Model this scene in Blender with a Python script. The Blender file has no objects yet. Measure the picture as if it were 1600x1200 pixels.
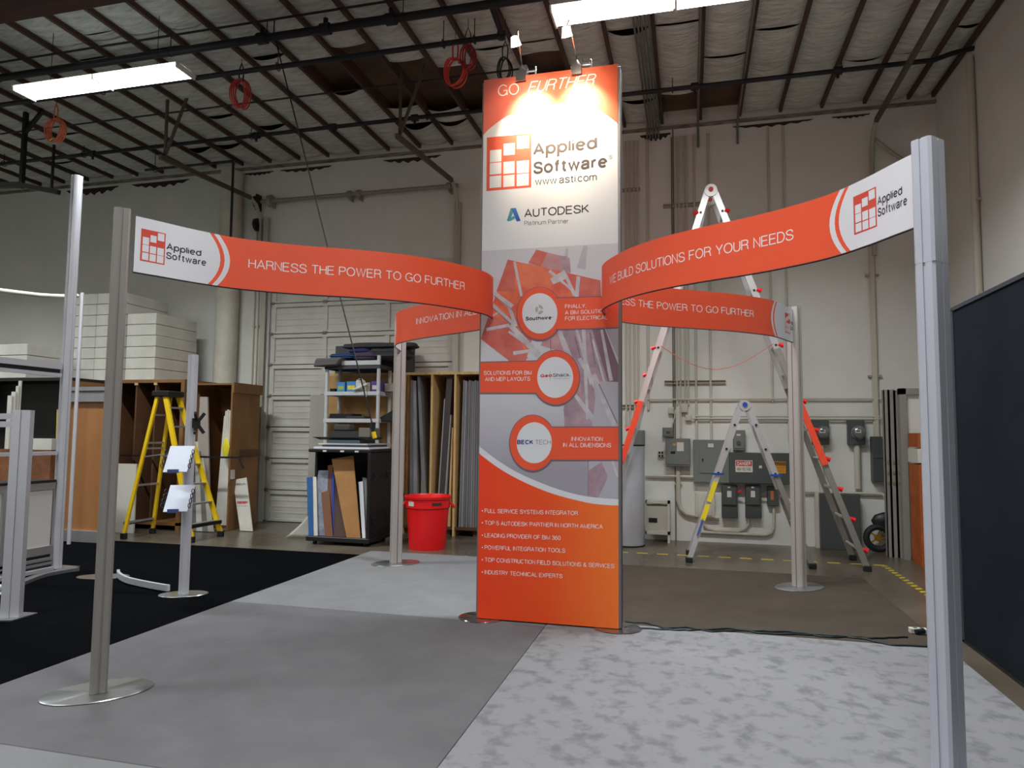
import bpy, bmesh, math, random
from mathutils import Vector, Matrix
import numpy as np
random.seed(7)
SC = bpy.context.scene
COL = SC.collection
# ------------------------------------------------------------------ camera (axes: x along the back wall, y into the hall, z up)
F_PX, PITCH, ROLL, EYE, YAW = 1085.8, 0.0718, 0.0091, 1.6204, math.radians(14.4)
_fw = np.array([-math.sin(YAW), math.cos(YAW), 0]); _rt = np.array([math.cos(YAW), math.sin(YAW), 0]); _up = np.array([0, 0, 1.])
_f = _fw*math.cos(PITCH)+_up*math.sin(PITCH); _u = -_fw*math.sin(PITCH)+_up*math.cos(PITCH)
_c, _s = math.cos(ROLL), math.sin(ROLL)
CM = np.array([_c*_rt+_s*_u, -_s*_rt+_c*_u, _f]); CP = np.array([0, 0, EYE])
cam_d = bpy.data.cameras.new('camera'); cam = bpy.data.objects.new('camera', cam_d); COL.objects.link(cam)
cam_d.sensor_width = 36; cam_d.lens = 36*F_PX/1600; cam_d.clip_end = 100
cam.matrix_world = Matrix(((CM[0][0], CM[1][0], -CM[2][0], 0), (CM[0][1], CM[1][1], -CM[2][1], 0), (CM[0][2], CM[1][2], -CM[2][2], EYE), (0, 0, 0, 1)))
SC.camera = cam
def ray(px, py): return CM.T@np.array([(px-800)/F_PX, -(py-600)/F_PX, 1.0])
def oz(px, py, z=0): d = ray(px, py); return CP+(z-EYE)/d[2]*d          # surveying helpers: a sight line met with a known plane
def ov(px, py, v): d = ray(px, py); p = CP+v/d[1]*d; return (p[0], p[2])
def ou(px, py, u): d = ray(px, py); p = CP+u/d[0]*d; return (p[1], p[2])
def pj(u, v, z): d = CM@(np.array([u, v, z])-CP); return 800+F_PX*d[0]/d[2], 600-F_PX*d[1]/d[2]
# ------------------------------------------------------------------ world, exposure, lights
w = bpy.data.worlds.new('world'); SC.world = w; w.use_nodes = True
w.node_tree.nodes['Background'].inputs[0].default_value = (0.5, 0.55, 0.6, 1); w.node_tree.nodes['Background'].inputs[1].default_value = 0.02
SC.view_settings.view_transform = 'Standard'; SC.view_settings.look = 'None'; SC.view_settings.gamma = 1
SC.view_settings.exposure = 0.0; SC.view_settings.use_curve_mapping = False
FIX_POWER = 205
REAR_POWER = 130
FIX_COLOR = (0.96, 1.0, 1.0)
def area(name, loc, sx, sy, power, color=FIX_COLOR, spread=145):
    l = bpy.data.lights.new(name, 'AREA'); l.shape = 'RECTANGLE'; l.size = sx; l.size_y = sy; l.energy = power; l.color = color
    l.spread = math.radians(spread)
    o = bpy.data.objects.new(name, l); o.location = loc; COL.objects.link(o); return o
FIXTURES = [(-7.01, 6.78, 5.93), (-0.11, 6.72, 5.91), (-6.6, 2.2, 5.9), (-0.2, 2.2, 5.9), (-6.6, -1.9, 5.9), (-0.2, -1.9, 5.9), (-13, 2.2, 5.9), (-13, 6.45, 5.9)]
for fx in FIXTURES:
    pw = FIX_POWER if fx[1] > 5 else REAR_POWER
    area('tube_light', (fx[0], fx[1], fx[2]-0.075), 2.3, 0.2, pw, spread=145)
    up = area('tube_uplight', (fx[0], fx[1], fx[2]+0.10), 2.3, 0.10, pw*.007, spread=170); up.rotation_euler = (math.pi, 0, 0)
# ------------------------------------------------------------------ materials
MATS = {}
def lin(c): return tuple(((x/255)/12.92 if x/255 <= 0.04045 else ((x/255+0.055)/1.055)**2.4) for x in c)
def mat(name, rgb, rough=0.5, metal=0.0, noise=None, bump=None, rgb2=None, spec=None, emit=None, alpha=None, trans=None, scale=(1, 1, 1), detail=4, lo=0.35, hi=0.65):
    if name in MATS: return MATS[name]
    m = bpy.data.materials.new(name); m.use_nodes = True; nt = m.node_tree; b = nt.nodes['Principled BSDF']
    b.inputs['Base Color'].default_value = (*lin(rgb), 1); b.inputs['Roughness'].default_value = rough; b.inputs['Metallic'].default_value = metal
    if spec is not None: b.inputs['Specular IOR Level'].default_value = spec
    if emit: b.inputs['Emission Color'].default_value = (*lin(emit[0]), 1); b.inputs['Emission Strength'].default_value = emit[1]
    if trans: b.inputs['Transmission Weight'].default_value = trans
    if noise or bump:
        tc = nt.nodes.new('ShaderNodeTexCoord'); mp = nt.nodes.new('ShaderNodeMapping'); mp.inputs['Scale'].default_value = scale
        nt.links.new(tc.outputs['Object'], mp.inputs['Vector'])
    if noise:
        n = nt.nodes.new('ShaderNodeTexNoise'); n.inputs['Scale'].default_value = noise; n.inputs['Detail'].default_value = detail; n.inputs['Roughness'].default_value = 0.6
        r = nt.nodes.new('ShaderNodeValToRGB'); r.color_ramp.elements[0].position = lo; r.color_ramp.elements[1].position = hi
        r.color_ramp.elements[0].color = (*lin(rgb), 1); r.color_ramp.elements[1].color = (*lin(rgb2 or rgb), 1)
        nt.links.new(mp.outputs[0], n.inputs['Vector']); nt.links.new(n.outputs['Fac'], r.inputs[0]); nt.links.new(r.outputs[0], b.inputs['Base Color'])
    if bump:
        n2 = nt.nodes.new('ShaderNodeTexNoise'); n2.inputs['Scale'].default_value = bump[0]; n2.inputs['Detail'].default_value = 5
        bp = nt.nodes.new('ShaderNodeBump'); bp.inputs['Strength'].default_value = bump[1]; bp.inputs['Distance'].default_value = bump[2] if len(bump) > 2 else 0.01
        nt.links.new(mp.outputs[0], n2.inputs['Vector']); nt.links.new(n2.outputs['Fac'], bp.inputs['Height']); nt.links.new(bp.outputs[0], b.inputs['Normal'])
    MATS[name] = m; return m
def ramp_mat(name, axis, stops, rough=0.5, sheen=0):
    """printed gradient along an object axis: stops = [(coordinate, rgb), ...]"""
    m = bpy.data.materials.new(name); m.use_nodes = True; nt = m.node_tree; b = nt.nodes['Principled BSDF']; b.inputs['Roughness'].default_value = rough
    tc = nt.nodes.new('ShaderNodeTexCoord'); sp = nt.nodes.new('ShaderNodeSeparateXYZ'); nt.links.new(tc.outputs['Object'], sp.inputs[0])
    mr = nt.nodes.new('ShaderNodeMapRange'); mr.inputs[1].default_value = stops[0][0]; mr.inputs[2].default_value = stops[-1][0]
    nt.links.new(sp.outputs[axis], mr.inputs[0]); r = nt.nodes.new('ShaderNodeValToRGB')
    t0, t1 = stops[0][0], stops[-1][0]; r.color_ramp.elements[0].color = (*lin(stops[0][1]), 1); r.color_ramp.elements[1].color = (*lin(stops[-1][1]), 1)
    for t, c in stops[1:-1]:
        e = r.color_ramp.elements.new((t-t0)/(t1-t0)); e.color = (*lin(c), 1)
    nt.links.new(mr.outputs[0], r.inputs[0]); nt.links.new(r.outputs[0], b.inputs['Base Color']); MATS[name] = m; return m
ALU = mat('aluminium', (178, 178, 180), 0.42, 0.75, bump=(60, 0.03, 0.002), scale=(1, 1, 0.05))
ALU_L = mat('aluminium_light', (196, 196, 205), 0.45, 0.35)
ALU_D = mat('aluminium_shadow_groove', (60, 58, 58), 0.5, 0.6)
STEEL = mat('brushed_steel', (165, 168, 170), 0.28, 0.85)
CHROME = mat('chrome', (220, 220, 222), 0.15, 1)
ORANGE = mat('print_orange', (236, 84, 48), 0.55, bump=(400, 0.08, 0.001))
WHITEP = mat('print_white', (218, 218, 226), 0.55)
WHITET = mat('print_white_text', (232, 228, 230), 0.55)
BLACKP = mat('print_black', (38, 34, 38), 0.55)
GREYP = mat('print_grey', (110, 108, 112), 0.55)
REDP = mat('print_red', (190, 40, 45), 0.55)
BLUEP = mat('print_navy', (30, 55, 120), 0.55)
DARKEDGE = mat('dark_edging', (50, 44, 44), 0.6)
WALLP = mat('painted_concrete', (210, 212, 207), 0.75, noise=1.2, rgb2=(217, 218, 213), bump=(30, 0.12, 0.01))
WHITEPAINT = mat('white_paint', (205, 203, 192), 0.6, noise=3, rgb2=(190, 187, 176))
CREAM = mat('cream_conduit', (190, 186, 172), 0.5)
GREYBOX = mat('grey_enamel', (112, 118, 114), 0.45, 0.1)
GREYBOX2 = mat('dark_grey_enamel', (74, 78, 78), 0.45, 0.1)
DARKMETAL = mat('dark_metal', (48, 44, 44), 0.5, 0.4)
BLACK = mat('black_plastic', (22, 22, 24), 0.45)
BLACKIRON = mat('black_iron_pipe', (40, 38, 42), 0.5, 0.3)
RUST = mat('joist_timber', (92, 64, 54), 0.8, noise=3, rgb2=(66, 50, 44), scale=(6, 0.5, 6))
BATT = mat('insulation_facing', (220, 225, 218), 0.6, noise=5, rgb2=(186, 190, 184), bump=(9, 0.9, 0.05), scale=(0.8, 3.2, 1))
DECK = mat('roof_deck', (104, 84, 66), 0.85, noise=2, rgb2=(84, 68, 54))
PLY = mat('plywood', (138, 98, 54), 0.65, noise=2.5, rgb2=(114, 78, 42), scale=(1, 1, 0.35), bump=(20, 0.05, 0.003))
PLY_D = mat('dark_plywood', (100, 66, 38), 0.7, noise=2.5, rgb2=(78, 50, 30), scale=(1, 1, 0.35))
PINE = mat('pale_pine', (206, 176, 122), 0.6, noise=6, rgb2=(186, 150, 96), scale=(3, 3, 0.2))
CARD = mat('cardboard', (168, 122, 70), 0.75, noise=3, rgb2=(150, 106, 60))
FOAMW = mat('white_carton', (206, 204, 196), 0.7, noise=2, rgb2=(190, 188, 180))
YELLOW = mat('yellow_fibreglass', (222, 184, 20), 0.4)
RED = mat('red_plastic', (226, 20, 26), 0.38)
REDHOSE = mat('red_hose', (196, 62, 56), 0.4)
ORHOSE = mat('orange_hose', (226, 120, 92), 0.4)
BLUE = mat('blue_plastic', (30, 70, 160), 0.4)
FELT = mat('grey_blue_felt', (34, 38, 44), 0.9, noise=2, rgb2=(38, 42, 48), bump=(200, 0.15, 0.003), spec=0)
WOODMAPLE = mat('maple_laminate', (160, 110, 64), 0.5, noise=3, rgb2=(146, 98, 56), scale=(1, 1, 0.3))
TAPEY = mat('tape_yellow', (190, 170, 40), 0.5)
CORD = mat('cord_teal_black', (20, 34, 38), 0.4)
# ------------------------------------------------------------------ mesh helpers
class MB:
    def __init__(s): s.v = []; s.f = []; s.mi = []; s.cur = 0
    def add(s, vs, fs):
        n = len(s.v); s.v += [tuple(map(float, p)) for p in vs]; s.f += [tuple(i+n for i in f) for f in fs]; s.mi += [s.cur]*len(fs); return s
    def box(s, x0, y0, z0, x1, y1, z1):
        x0, x1 = min(x0, x1), max(x0, x1); y0, y1 = min(y0, y1), max(y0, y1); z0, z1 = min(z0, z1), max(z0, z1)
        return s.add([(x0, y0, z0), (x1, y0, z0), (x1, y1, z0), (x0, y1, z0), (x0, y0, z1), (x1, y0, z1), (x1, y1, z1), (x0, y1, z1)],
                     [(0, 3, 2, 1), (4, 5, 6, 7), (0, 1, 5, 4), (1, 2, 6, 5), (2, 3, 7, 6), (3, 0, 4, 7)])
    def hexa(s, q):   # eight corners: bottom ring, top ring
        return s.add(q, [(0, 3, 2, 1), (4, 5, 6, 7), (0, 1, 5, 4), (1, 2, 6, 5), (2, 3, 7, 6), (3, 0, 4, 7)])
    def bar(s, p, q, w, h, up=(0, 0, 1)):
        p = Vector(p); q = Vector(q); d = (q-p).normalized(); upv = Vector(up)
        if abs(d.dot(upv)) > 0.99: upv = Vector((0, 1, 0))
        r = d.cross(upv).normalized()*w/2; t = r.cross(d).normalized()*h/2
        return s.hexa([p-r-t, p+r-t, q+r-t, q-r-t, p-r+t, p+r+t, q+r+t, q-r+t])
    def prism(s, pts, z0, z1, cap=True):    # polygon (x, y) extruded in z
        n = len(pts); vs = [(x, y, z0) for x, y in pts]+[(x, y, z1) for x, y in pts]
        fs = [(i, (i+1) % n, n+(i+1) % n, n+i) for i in range(n)]
        if cap: fs += [tuple(range(n-1, -1, -1)), tuple(range(n, 2*n))]
        return s.add(vs, fs)
    def ext(s, pts, fn):                    # polygon of 2D points through fn(a, b, side) extruded between side 0 and 1
        n = len(pts); vs = [fn(a, b, 0) for a, b in pts]+[fn(a, b, 1) for a, b in pts]
        fs = [(i, (i+1) % n, n+(i+1) % n, n+i) for i in range(n)]+[tuple(range(n-1, -1, -1)), tuple(range(n, 2*n))]
        return s.add(vs, fs)
    def tube(s, pts, r, n=8, closed=False, cap=True):
        P = [Vector(p) for p in pts]; m = len(P); rs = r if isinstance(r, (list, tuple)) else [r]*m
        vs = []; prev = None
        for i, p in enumerate(P):
            a = P[(i-1) % m] if (closed or i > 0) else p; b = P[(i+1) % m] if (closed or i < m-1) else p
            t = (b-a).normalized()
            if prev is None:
                x = t.cross(Vector((0, 0, 1))); x = x if x.length > 1e-3 else t.cross(Vector((0, 1, 0)))
            else: x = prev-t*prev.dot(t)
            x.normalize(); prev = x; y = t.cross(x)
            for k in range(n):
                a_ = 2*math.pi*k/n; vs.append(p+(x*math.cos(a_)+y*math.sin(a_))*rs[i])
        fs = []
        for i in range(m if closed else m-1):
            j = (i+1) % m
            for k in range(n): fs.append((i*n+k, i*n+(k+1) % n, j*n+(k+1) % n, j*n+k))
        if not closed and cap: fs += [tuple(range(n-1, -1, -1)), tuple((m-1)*n+k for k in range(n))]
        return s.add(vs, fs)
    def cyl(s, p, q, r, n=16, r2=None): return s.tube([p, q], [r, r if r2 is None else r2], n)
    def lathe(s, c, prof, n=24, ex=1, ey=1, rot=0):
        vs = []; m = len(prof)
        for r, z in prof:
            for k in range(n):
                a = 2*math.pi*k/n; x, y = r*math.cos(a)*ex, r*math.sin(a)*ey
                vs.append((c[0]+x*math.cos(rot)-y*math.sin(rot), c[1]+x*math.sin(rot)+y*math.cos(rot), c[2]+z))
        fs = [(i*n+k, i*n+(k+1) % n, (i+1)*n+(k+1) % n, (i+1)*n+k) for i in range(m-1) for k in range(n)]
        fs += [tuple(range(n-1, -1, -1)), tuple((m-1)*n+k for k in range(n))]
        return s.add(vs, fs)
    def grid(s, fn, nu, nv):
        vs = [fn(i/nu, j/nv) for j in range(nv+1) for i in range(nu+1)]
        return s.add(vs, [(j*(nu+1)+i, j*(nu+1)+i+1, (j+1)*(nu+1)+i+1, (j+1)*(nu+1)+i) for j in range(nv) for i in range(nu)])
    def build(s, name, m, parent=None, smooth=False, bevel=0, origin=None):
        me = bpy.data.meshes.new(name)
        if parent is not None: L = wloc(parent)
        elif origin is not None: L = Vector(origin)
        else:
            a = np.array(s.v); L = Vector(((a[:, 0].min()+a[:, 0].max())/2, (a[:, 1].min()+a[:, 1].max())/2, a[:, 2].min()))
        me.from_pydata([(x-L[0], y-L[1], z-L[2]) for x, y, z in s.v], [], s.f)
        for mm in (m if isinstance(m, (list, tuple)) else [m]): me.materials.append(mm)
        me.polygons.foreach_set('material_index', s.mi)
        if bevel:
            bm = bmesh.new(); bm.from_mesh(me); bmesh.ops.recalc_face_normals(bm, faces=bm.faces)
            bmesh.ops.bevel(bm, geom=list(bm.edges), offset=bevel, segments=1, affect='EDGES', clamp_overlap=True); bm.to_mesh(me); bm.free()
        else:
            bm = bmesh.new(); bm.from_mesh(me); bmesh.ops.recalc_face_normals(bm, faces=bm.faces); bm.to_mesh(me); bm.free()
        if smooth:
            me.polygons.foreach_set('use_smooth', [True]*len(me.polygons)); me.set_sharp_from_angle(angle=math.radians(40))
        me.update()
        o = bpy.data.objects.new(name, me); COL.objects.link(o)
        if parent is not None: o.parent = parent
        else: o.location = L
        return o
def wloc(o):
    L = Vector((0, 0, 0))
    while o is not None: L = L+o.location; o = o.parent
    return L
def tag(o, label, cat, group=None, kind=None):
    o['label'] = label; o['category'] = cat
    if group: o['group'] = group
    if kind: o['kind'] = kind
    return o
def thing(name, label, cat, loc, group=None):
    o = bpy.data.objects.new(name, None); o.empty_display_size = 0.1; COL.objects.link(o); o.location = loc; return tag(o, label, cat, group)
def struct(o): o['kind'] = 'structure'; return o
def B(*a): m = MB(); m.box(*a); return m
# text ------------------------------------------------------------
_tc = {}
def glyphs(body, bold=0.0, italic=0.0):
    k = (body, bold, italic)
    if k in _tc: return _tc[k]
    c = bpy.data.curves.new('t', 'FONT'); c.body = body; c.resolution_u = 3; c.offset = bold; c.shear = italic; c.size = 1
    o = bpy.data.objects.new('t', c); COL.objects.link(o); bpy.context.view_layer.update()
    dg = bpy.context.evaluated_depsgraph_get(); me = bpy.data.meshes.new_from_object(o.evaluated_get(dg))
    V = [(v.co.x, v.co.y) for v in me.vertices]; Fc = [tuple(p.vertices) for p in me.polygons]
    bpy.data.objects.remove(o); bpy.data.curves.remove(c); bpy.data.meshes.remove(me); _tc[k] = (V, Fc); return V, Fc
_h = glyphs('H'); CAPH = max(v[1] for v in _h[0])
def _crom(P, n=5):
    out = []; Q = [P[0]]+list(P)+[P[-1]]
    for i in range(1, len(Q)-2):
        for k in range(n):
            t = k/n; out.append(tuple(.5*((2*Q[i][d])+(-Q[i-1][d]+Q[i+1][d])*t+(2*Q[i-1][d]-5*Q[i][d]+4*Q[i+1][d]-Q[i+2][d])*t*t+(-Q[i-1][d]+3*Q[i][d]-3*Q[i+1][d]+Q[i+2][d])*t**3) for d in (0, 1)))
    out.append(P[-1]); return out
def _arc(cx, cy, rx, ry, a0, a1, n=14): return [(cx+rx*math.cos(math.radians(a0+(a1-a0)*k/n)), cy+ry*math.sin(math.radians(a0+(a1-a0)*k/n))) for k in range(n+1)]
_S = _crom([(.62, .74), (.54, .93), (.32, 1), (.10, .92), (.04, .74), (.16, .57), (.34, .51), (.52, .44), (.64, .28), (.57, .08), (.33, 0), (.09, .07), (0, .28)])
def _sc(P, a, b): return [(x*a, y*b) for x, y in P]
GL = {   # monoline grotesque: strokes per letter, cap height 1, advance width
 'A': ([[(0, 0), (.35, 1), (.70, 0)], [(.11, .33), (.59, .33)]], .70),
 'B': ([[(0, .53), (.36, .53)]+_arc(.36, .765, .22, .235, -90, 90, 8)[1:]+[(0, 1), (0, 0), (.38, 0)]+_arc(.38, .265, .25, .265, -90, 90, 8)[1:]], .63),
 'C': ([_arc(.36, .5, .36, .5, 38, 322, 20)], .68), 'D': ([[(0, 0), (0, 1), (.26, 1)]+_arc(.26, .5, .38, .5, 90, -90)+[(0, 0)]], .64),
 'E': ([[(.56, 1), (0, 1), (0, 0), (.58, 0)], [(0, .53), (.52, .53)]], .58), 'F': ([[(.54, 1), (0, 1), (0, 0)], [(0, .52), (.48, .52)]], .54),
 'G': ([_arc(.38, .5, .38, .5, 40, 330, 20)+[(.72, .46), (.42, .46)], [(.72, .46), (.72, 0)]], .74), 'H': ([[(0, 0), (0, 1)], [(.6, 0), (.6, 1)], [(0, .53), (.6, .53)]], .6),
 'I': ([[(0, 0), (0, 1)]], .0), 'K': ([[(0, 0), (0, 1)], [(.58, 1), (0, .36)], [(.22, .58), (.62, 0)]], .62), 'L': ([[(0, 1), (0, 0), (.5, 0)]], .5),
 'M': ([[(0, 0), (0, 1), (.36, 0), (.72, 1), (.72, 0)]], .72), 'N': ([[(0, 0), (0, 1), (.58, 0), (.58, 1)]], .58), 'O': ([_arc(.38, .5, .38, .5, 90, 450, 26)], .76),
 'P': ([[(0, 0), (0, 1), (.34, 1)]+_arc(.34, .735, .24, .265, 90, -90)+[(0, .47)]], .58), 'R': ([[(0, 0), (0, 1), (.36, 1)]+_arc(.36, .755, .24, .245, 90, -90)+[(0, .51)], _crom([(.38, .51), (.56, .40), (.58, .16), (.63, 0)])], .63),
 'S': ([_S], .64), 'T': ([[(0, 1), (.62, 1)], [(.31, 1), (.31, 0)]], .62), 'U': ([[(0, 1), (0, .3)]+_arc(.29, .3, .29, .3, 180, 360)+[(.58, 1)]], .58), 'V': ([[(0, 1), (.32, 0), (.64, 1)]], .64),
 'W': ([[(0, 1), (.24, 0), (.46, 1), (.68, 0), (.92, 1)]], .92), 'X': ([[(0, 0), (.6, 1)], [(0, 1), (.6, 0)]], .6), 'Y': ([[(0, 1), (.31, .42), (.62, 1)], [(.31, .42), (.31, 0)]], .62),
 '&': ([_crom([(.68, 0), (.16, .62), (.14, .86), (.28, 1), (.42, .88), (.38, .68), (.06, .38), (.06, .12), (.24, 0), (.46, .06), (.62, .42)])], .66),
 '0': ([_arc(.26, .5, .26, .5, 90, 450, 22)], .52), '3': ([_crom([(.0, .78), (.1, .96), (.28, 1), (.46, .9), (.46, .66), (.2, .54)])[:-1]+[(.2, .54)], _crom([(.2, .54), (.48, .44), (.5, .16), (.26, 0), (.06, .06), (0, .24)])], .5),
 '5': ([[(.46, 1), (.08, 1), (.03, .5)]+_crom([(.03, .5), (.26, .62), (.5, .46), (.48, .14), (.24, 0), (0, .2)])], .5), '6': ([_crom([(.46, .84), (.3, 1), (.08, .84), (0, .45), (.06, .1), (.26, 0), (.48, .12), (.5, .4), (.34, .58), (.12, .54), (.01, .36)])], .5),
 ',': ([[(.05, .06), (0, -.14)]], .05), '.': ([[(.0, .0), (.0, .05)]], .02), '-': ([[(0, .4), (.3, .4)]], .3), '!': ([[(0, .3), (0, 1)], [(0, 0), (0, .06)]], 0), ' ': ([], .16),
 'a': ([_crom([(.03, .52), (.09, .68), (.24, .74), (.40, .68), (.43, .52), (.43, .12), (.50, .0)]), _crom([(.43, .43), (.2, .38), (.03, .28), (.02, .1), (.16, 0), (.34, .05), (.43, .22)])], .5), 'c': ([_arc(.24, .37, .24, .37, 40, 320, 16)], .46),
 'd': ([_arc(.24, .37, .24, .37, 90, 450, 18), [(.48, 0), (.48, 1)]], .48), 'e': ([[(.06, .38), (.44, .38)], _arc(.25, .37, .24, .37, 2, 318, 18)], .49), 'f': ([[(.13, 0), (.13, .82)]+_arc(.27, .84, .14, .16, 180, 80, 6), [(0, .72), (.28, .72)]], .28),
 'h': ([[(0, 0), (0, 1)], _crom([(0, .5), (.08, .68), (.24, .74), (.4, .66), (.44, .48)])+[(.44, 0)]], .44), 'i': ([[(0, 0), (0, .73)], [(0, .9), (0, 1)]], 0), 'k': ([[(0, 0), (0, 1)], [(.4, .73), (0, .3)], [(.16, .45), (.44, 0)]], .44), 'l': ([[(0, 0), (0, 1)]], 0),
 'm': ([[(0, 0), (0, .73)], _crom([(0, .5), (.07, .68), (.2, .74), (.33, .66), (.36, .5)])+[(.36, 0)], _crom([(.36, .5), (.43, .68), (.56, .74), (.69, .66), (.72, .5)])+[(.72, 0)]], .72), 'n': ([[(0, 0), (0, .73)], _crom([(0, .5), (.08, .68), (.24, .74), (.4, .66), (.44, .48)])+[(.44, 0)]], .44),
 'o': ([_arc(.25, .37, .25, .37, 90, 450, 20)], .5), 'p': ([_arc(.26, .37, .24, .37, 90, 450, 18), [(0, -.28), (0, .73)]], .5), 'r': ([[(0, 0), (0, .73)], _crom([(0, .46), (.08, .66), (.25, .73)])], .25), 's': ([_sc(_S, .68, .74)], .44),
 't': ([[(.13, .95), (.13, .12), (.2, .0), (.29, .01)], [(0, .72), (.28, .72)]], .29), 'u': ([[(0, .73), (0, .24), (.08, .04), (.22, 0), (.36, .06), (.44, .24)], [(.44, 0), (.44, .73)]], .44), 'v': ([[(0, .73), (.24, 0), (.48, .73)]], .48), 'w': ([[(0, .73), (.17, 0), (.34, .73), (.51, 0), (.68, .73)]], .68)}
def _stroke(P, w):
    Q = [P[0]]
    for p in P[1:]:
        if math.dist(p, Q[-1]) > .004: Q.append(p)
    P = Q if len(Q) > 1 else P
    n = len(P); closed = math.dist(P[0], P[-1]) < 1e-4 and n > 4; L = []; R = []
    for i in range(n):
        a = P[i-1] if i > 0 else (P[-2] if closed else None); b = P[i+1] if i < n-1 else (P[1] if closed else None); c = P[i]
        def nrm(p, q): d = math.dist(p, q) or 1e-9; return (-(q[1]-p[1])/d, (q[0]-p[0])/d)
        if a is None: m = nrm(c, b); k = 1
        elif b is None: m = nrm(a, c); k = 1
        else:
            n1, n2 = nrm(a, c), nrm(c, b); mx, my = n1[0]+n2[0], n1[1]+n2[1]; l = math.hypot(mx, my) or 1e-6; m = (mx/l, my/l); k = min(1/max(m[0]*n1[0]+m[1]*n1[1], .1), 2.0)
        L.append((c[0]+m[0]*w/2*k, c[1]+m[1]*w/2*k)); R.append((c[0]-m[0]*w/2*k, c[1]-m[1]*w/2*k))
    return L+R, [(i, i+1, n+i+1, n+i) for i in range(n-1)]
def lettering(body, fn, m, parent, bold=0.0, italic=0.0, name='lettering', fitbox=False, w=None):
    """fn(x, y, e): x 0..1 over the word's width, y 0 at the baseline, 1 at cap height, e extra lift off the surface"""
    if fitbox or not all(ch in GL for ch in body):
        V, Fc = glyphs(body, bold, italic); x0 = min(v[0] for v in V); x1 = max(v[0] for v in V); y0, hh = (0, CAPH)
        if fitbox: y0 = min(v[1] for v in V); hh = max(v[1] for v in V)-y0
        b = MB(); b.add([fn((x-x0)/(x1-x0), (y-y0)/hh, 0) for x, y in V], Fc); return b.build(name, m, parent)
    if w is None: w = .098+bold*4.2
    x = 0; st = []
    for ch in body:
        S_, adv = GL[ch]; gap = (.09 if ch != ' ' else .13)+w*.85; kx = 1.0 if not ch.islower() else 1.1+max(w-.1, 0)*.9
        adv = adv*kx
        for P in S_: st.append([(x+px*kx+italic*py, w/2+py*(1-w) if py > -.12 else py) for px, py in P])
        x += adv+gap
    tot = x-gap; b = MB(); lo = -w/2; hi = tot+w/2+italic*.9
    for i, P in enumerate(st):
        V, Fc = _stroke(P, w); b.add([fn((px-lo)/(hi-lo), py, .00003*(i % 3)) for px, py in V], Fc)
    o = b.build(name, m, parent); return o
# ------------------------------------------------------------------ SETTING
VW = 11.2; UR = 3.56; UL = -17.0; VF = -4.5; ZT = 6.72; ZJ = 6.60
def concrete_floor():
    m = bpy.data.materials.new('polished_concrete'); m.use_nodes = True; nt = m.node_tree; b = nt.nodes['Principled BSDF']
    tc = nt.nodes.new('ShaderNodeTexCoord'); n = nt.nodes.new('ShaderNodeTexNoise'); n.inputs['Scale'].default_value = 0.9; n.inputs['Detail'].default_value = 7
    r = nt.nodes.new('ShaderNodeValToRGB'); r.color_ramp.elements[0].position = .3; r.color_ramp.elements[1].position = .7
    r.color_ramp.elements[0].color = (*lin((74, 66, 57)), 1); r.color_ramp.elements[1].color = (*lin((104, 96, 84)), 1)
    nt.links.new(tc.outputs['Object'], n.inputs['Vector']); nt.links.new(n.outputs['Fac'], r.inputs[0]); nt.links.new(r.outputs[0], b.inputs['Base Color'])
    r2 = nt.nodes.new('ShaderNodeMapRange'); r2.inputs[3].default_value = .18; r2.inputs[4].default_value = .42; nt.links.new(n.outputs['Fac'], r2.inputs[0]); nt.links.new(r2.outputs[0], b.inputs['Roughness'])
    return m
struct(B(UL, VF, -0.1, UR, VW, 0).build('floor', concrete_floor(), origin=(0, 0, 0)))
DX0, DX1, DZ = -7.52, -3.92, 4.56     # overhead door opening
wb = MB(); wb.box(UL, VW, 0, DX0, VW+.2, 7); wb.box(DX0, VW, DZ, DX1, VW+.2, 7); wb.box(DX1, VW, 0, UR+.2, VW+.2, 7)
wall_back = struct(wb.build('wall_back', WALLP, origin=(0, 0, 0)))
wall_right = struct(B(UR, VF, 0, UR+.2, VW, 7).build('wall_right', WALLP, origin=(0, 0, 0)))
struct(B(UL-.2, VF, 0, UL, VW, 7).build('wall_left', WALLP, origin=(0, 0, 0)))
struct(B(UL, VF-.2, 0, UR, VF, 7).build('wall_front', WALLP, origin=(0, 0, 0)))
ceil = struct(B(UL, VF, 6.86, UR, VW, 7.0).build('ceiling', DECK, origin=(0, 0, 0)))
# panel joints of the tilt-up wall, cast control joints as thin recess-coloured strips of sealant
SEAL = mat('joint_sealant', (120, 112, 100), 0.8)
for u_ in (-0.61, 1.17, 1.41): pass
jx = [ov(1052, 300, VW)[0]]
tr = 0
def trim(o):
    global tr; tr += 1; o.name = 'trim_%d' % tr; return struct(o)
trim(B(jx[0]-.012, VW-.004, 0.0, jx[0]+.012, VW, 6.6).build('trim', SEAL))
# joists ----------------------------------------------------------
jb = MB(); jb.box(-.022, VF, 0, .022, VW, .20); jme = None
us = [2.6-.6*k for k in range(33)]+[3.2]
us = [u for u in us if u > UL+.3]+[UR-.03]
for i, u in enumerate(us):
    if jme is None:
        o = jb.build('joist', RUST, origin=(0, 0, 0)); jme = o; o.parent = ceil
    else: o = jme.copy(); COL.objects.link(o)
    o.location = (u, 0, ZJ+.06)
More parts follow.
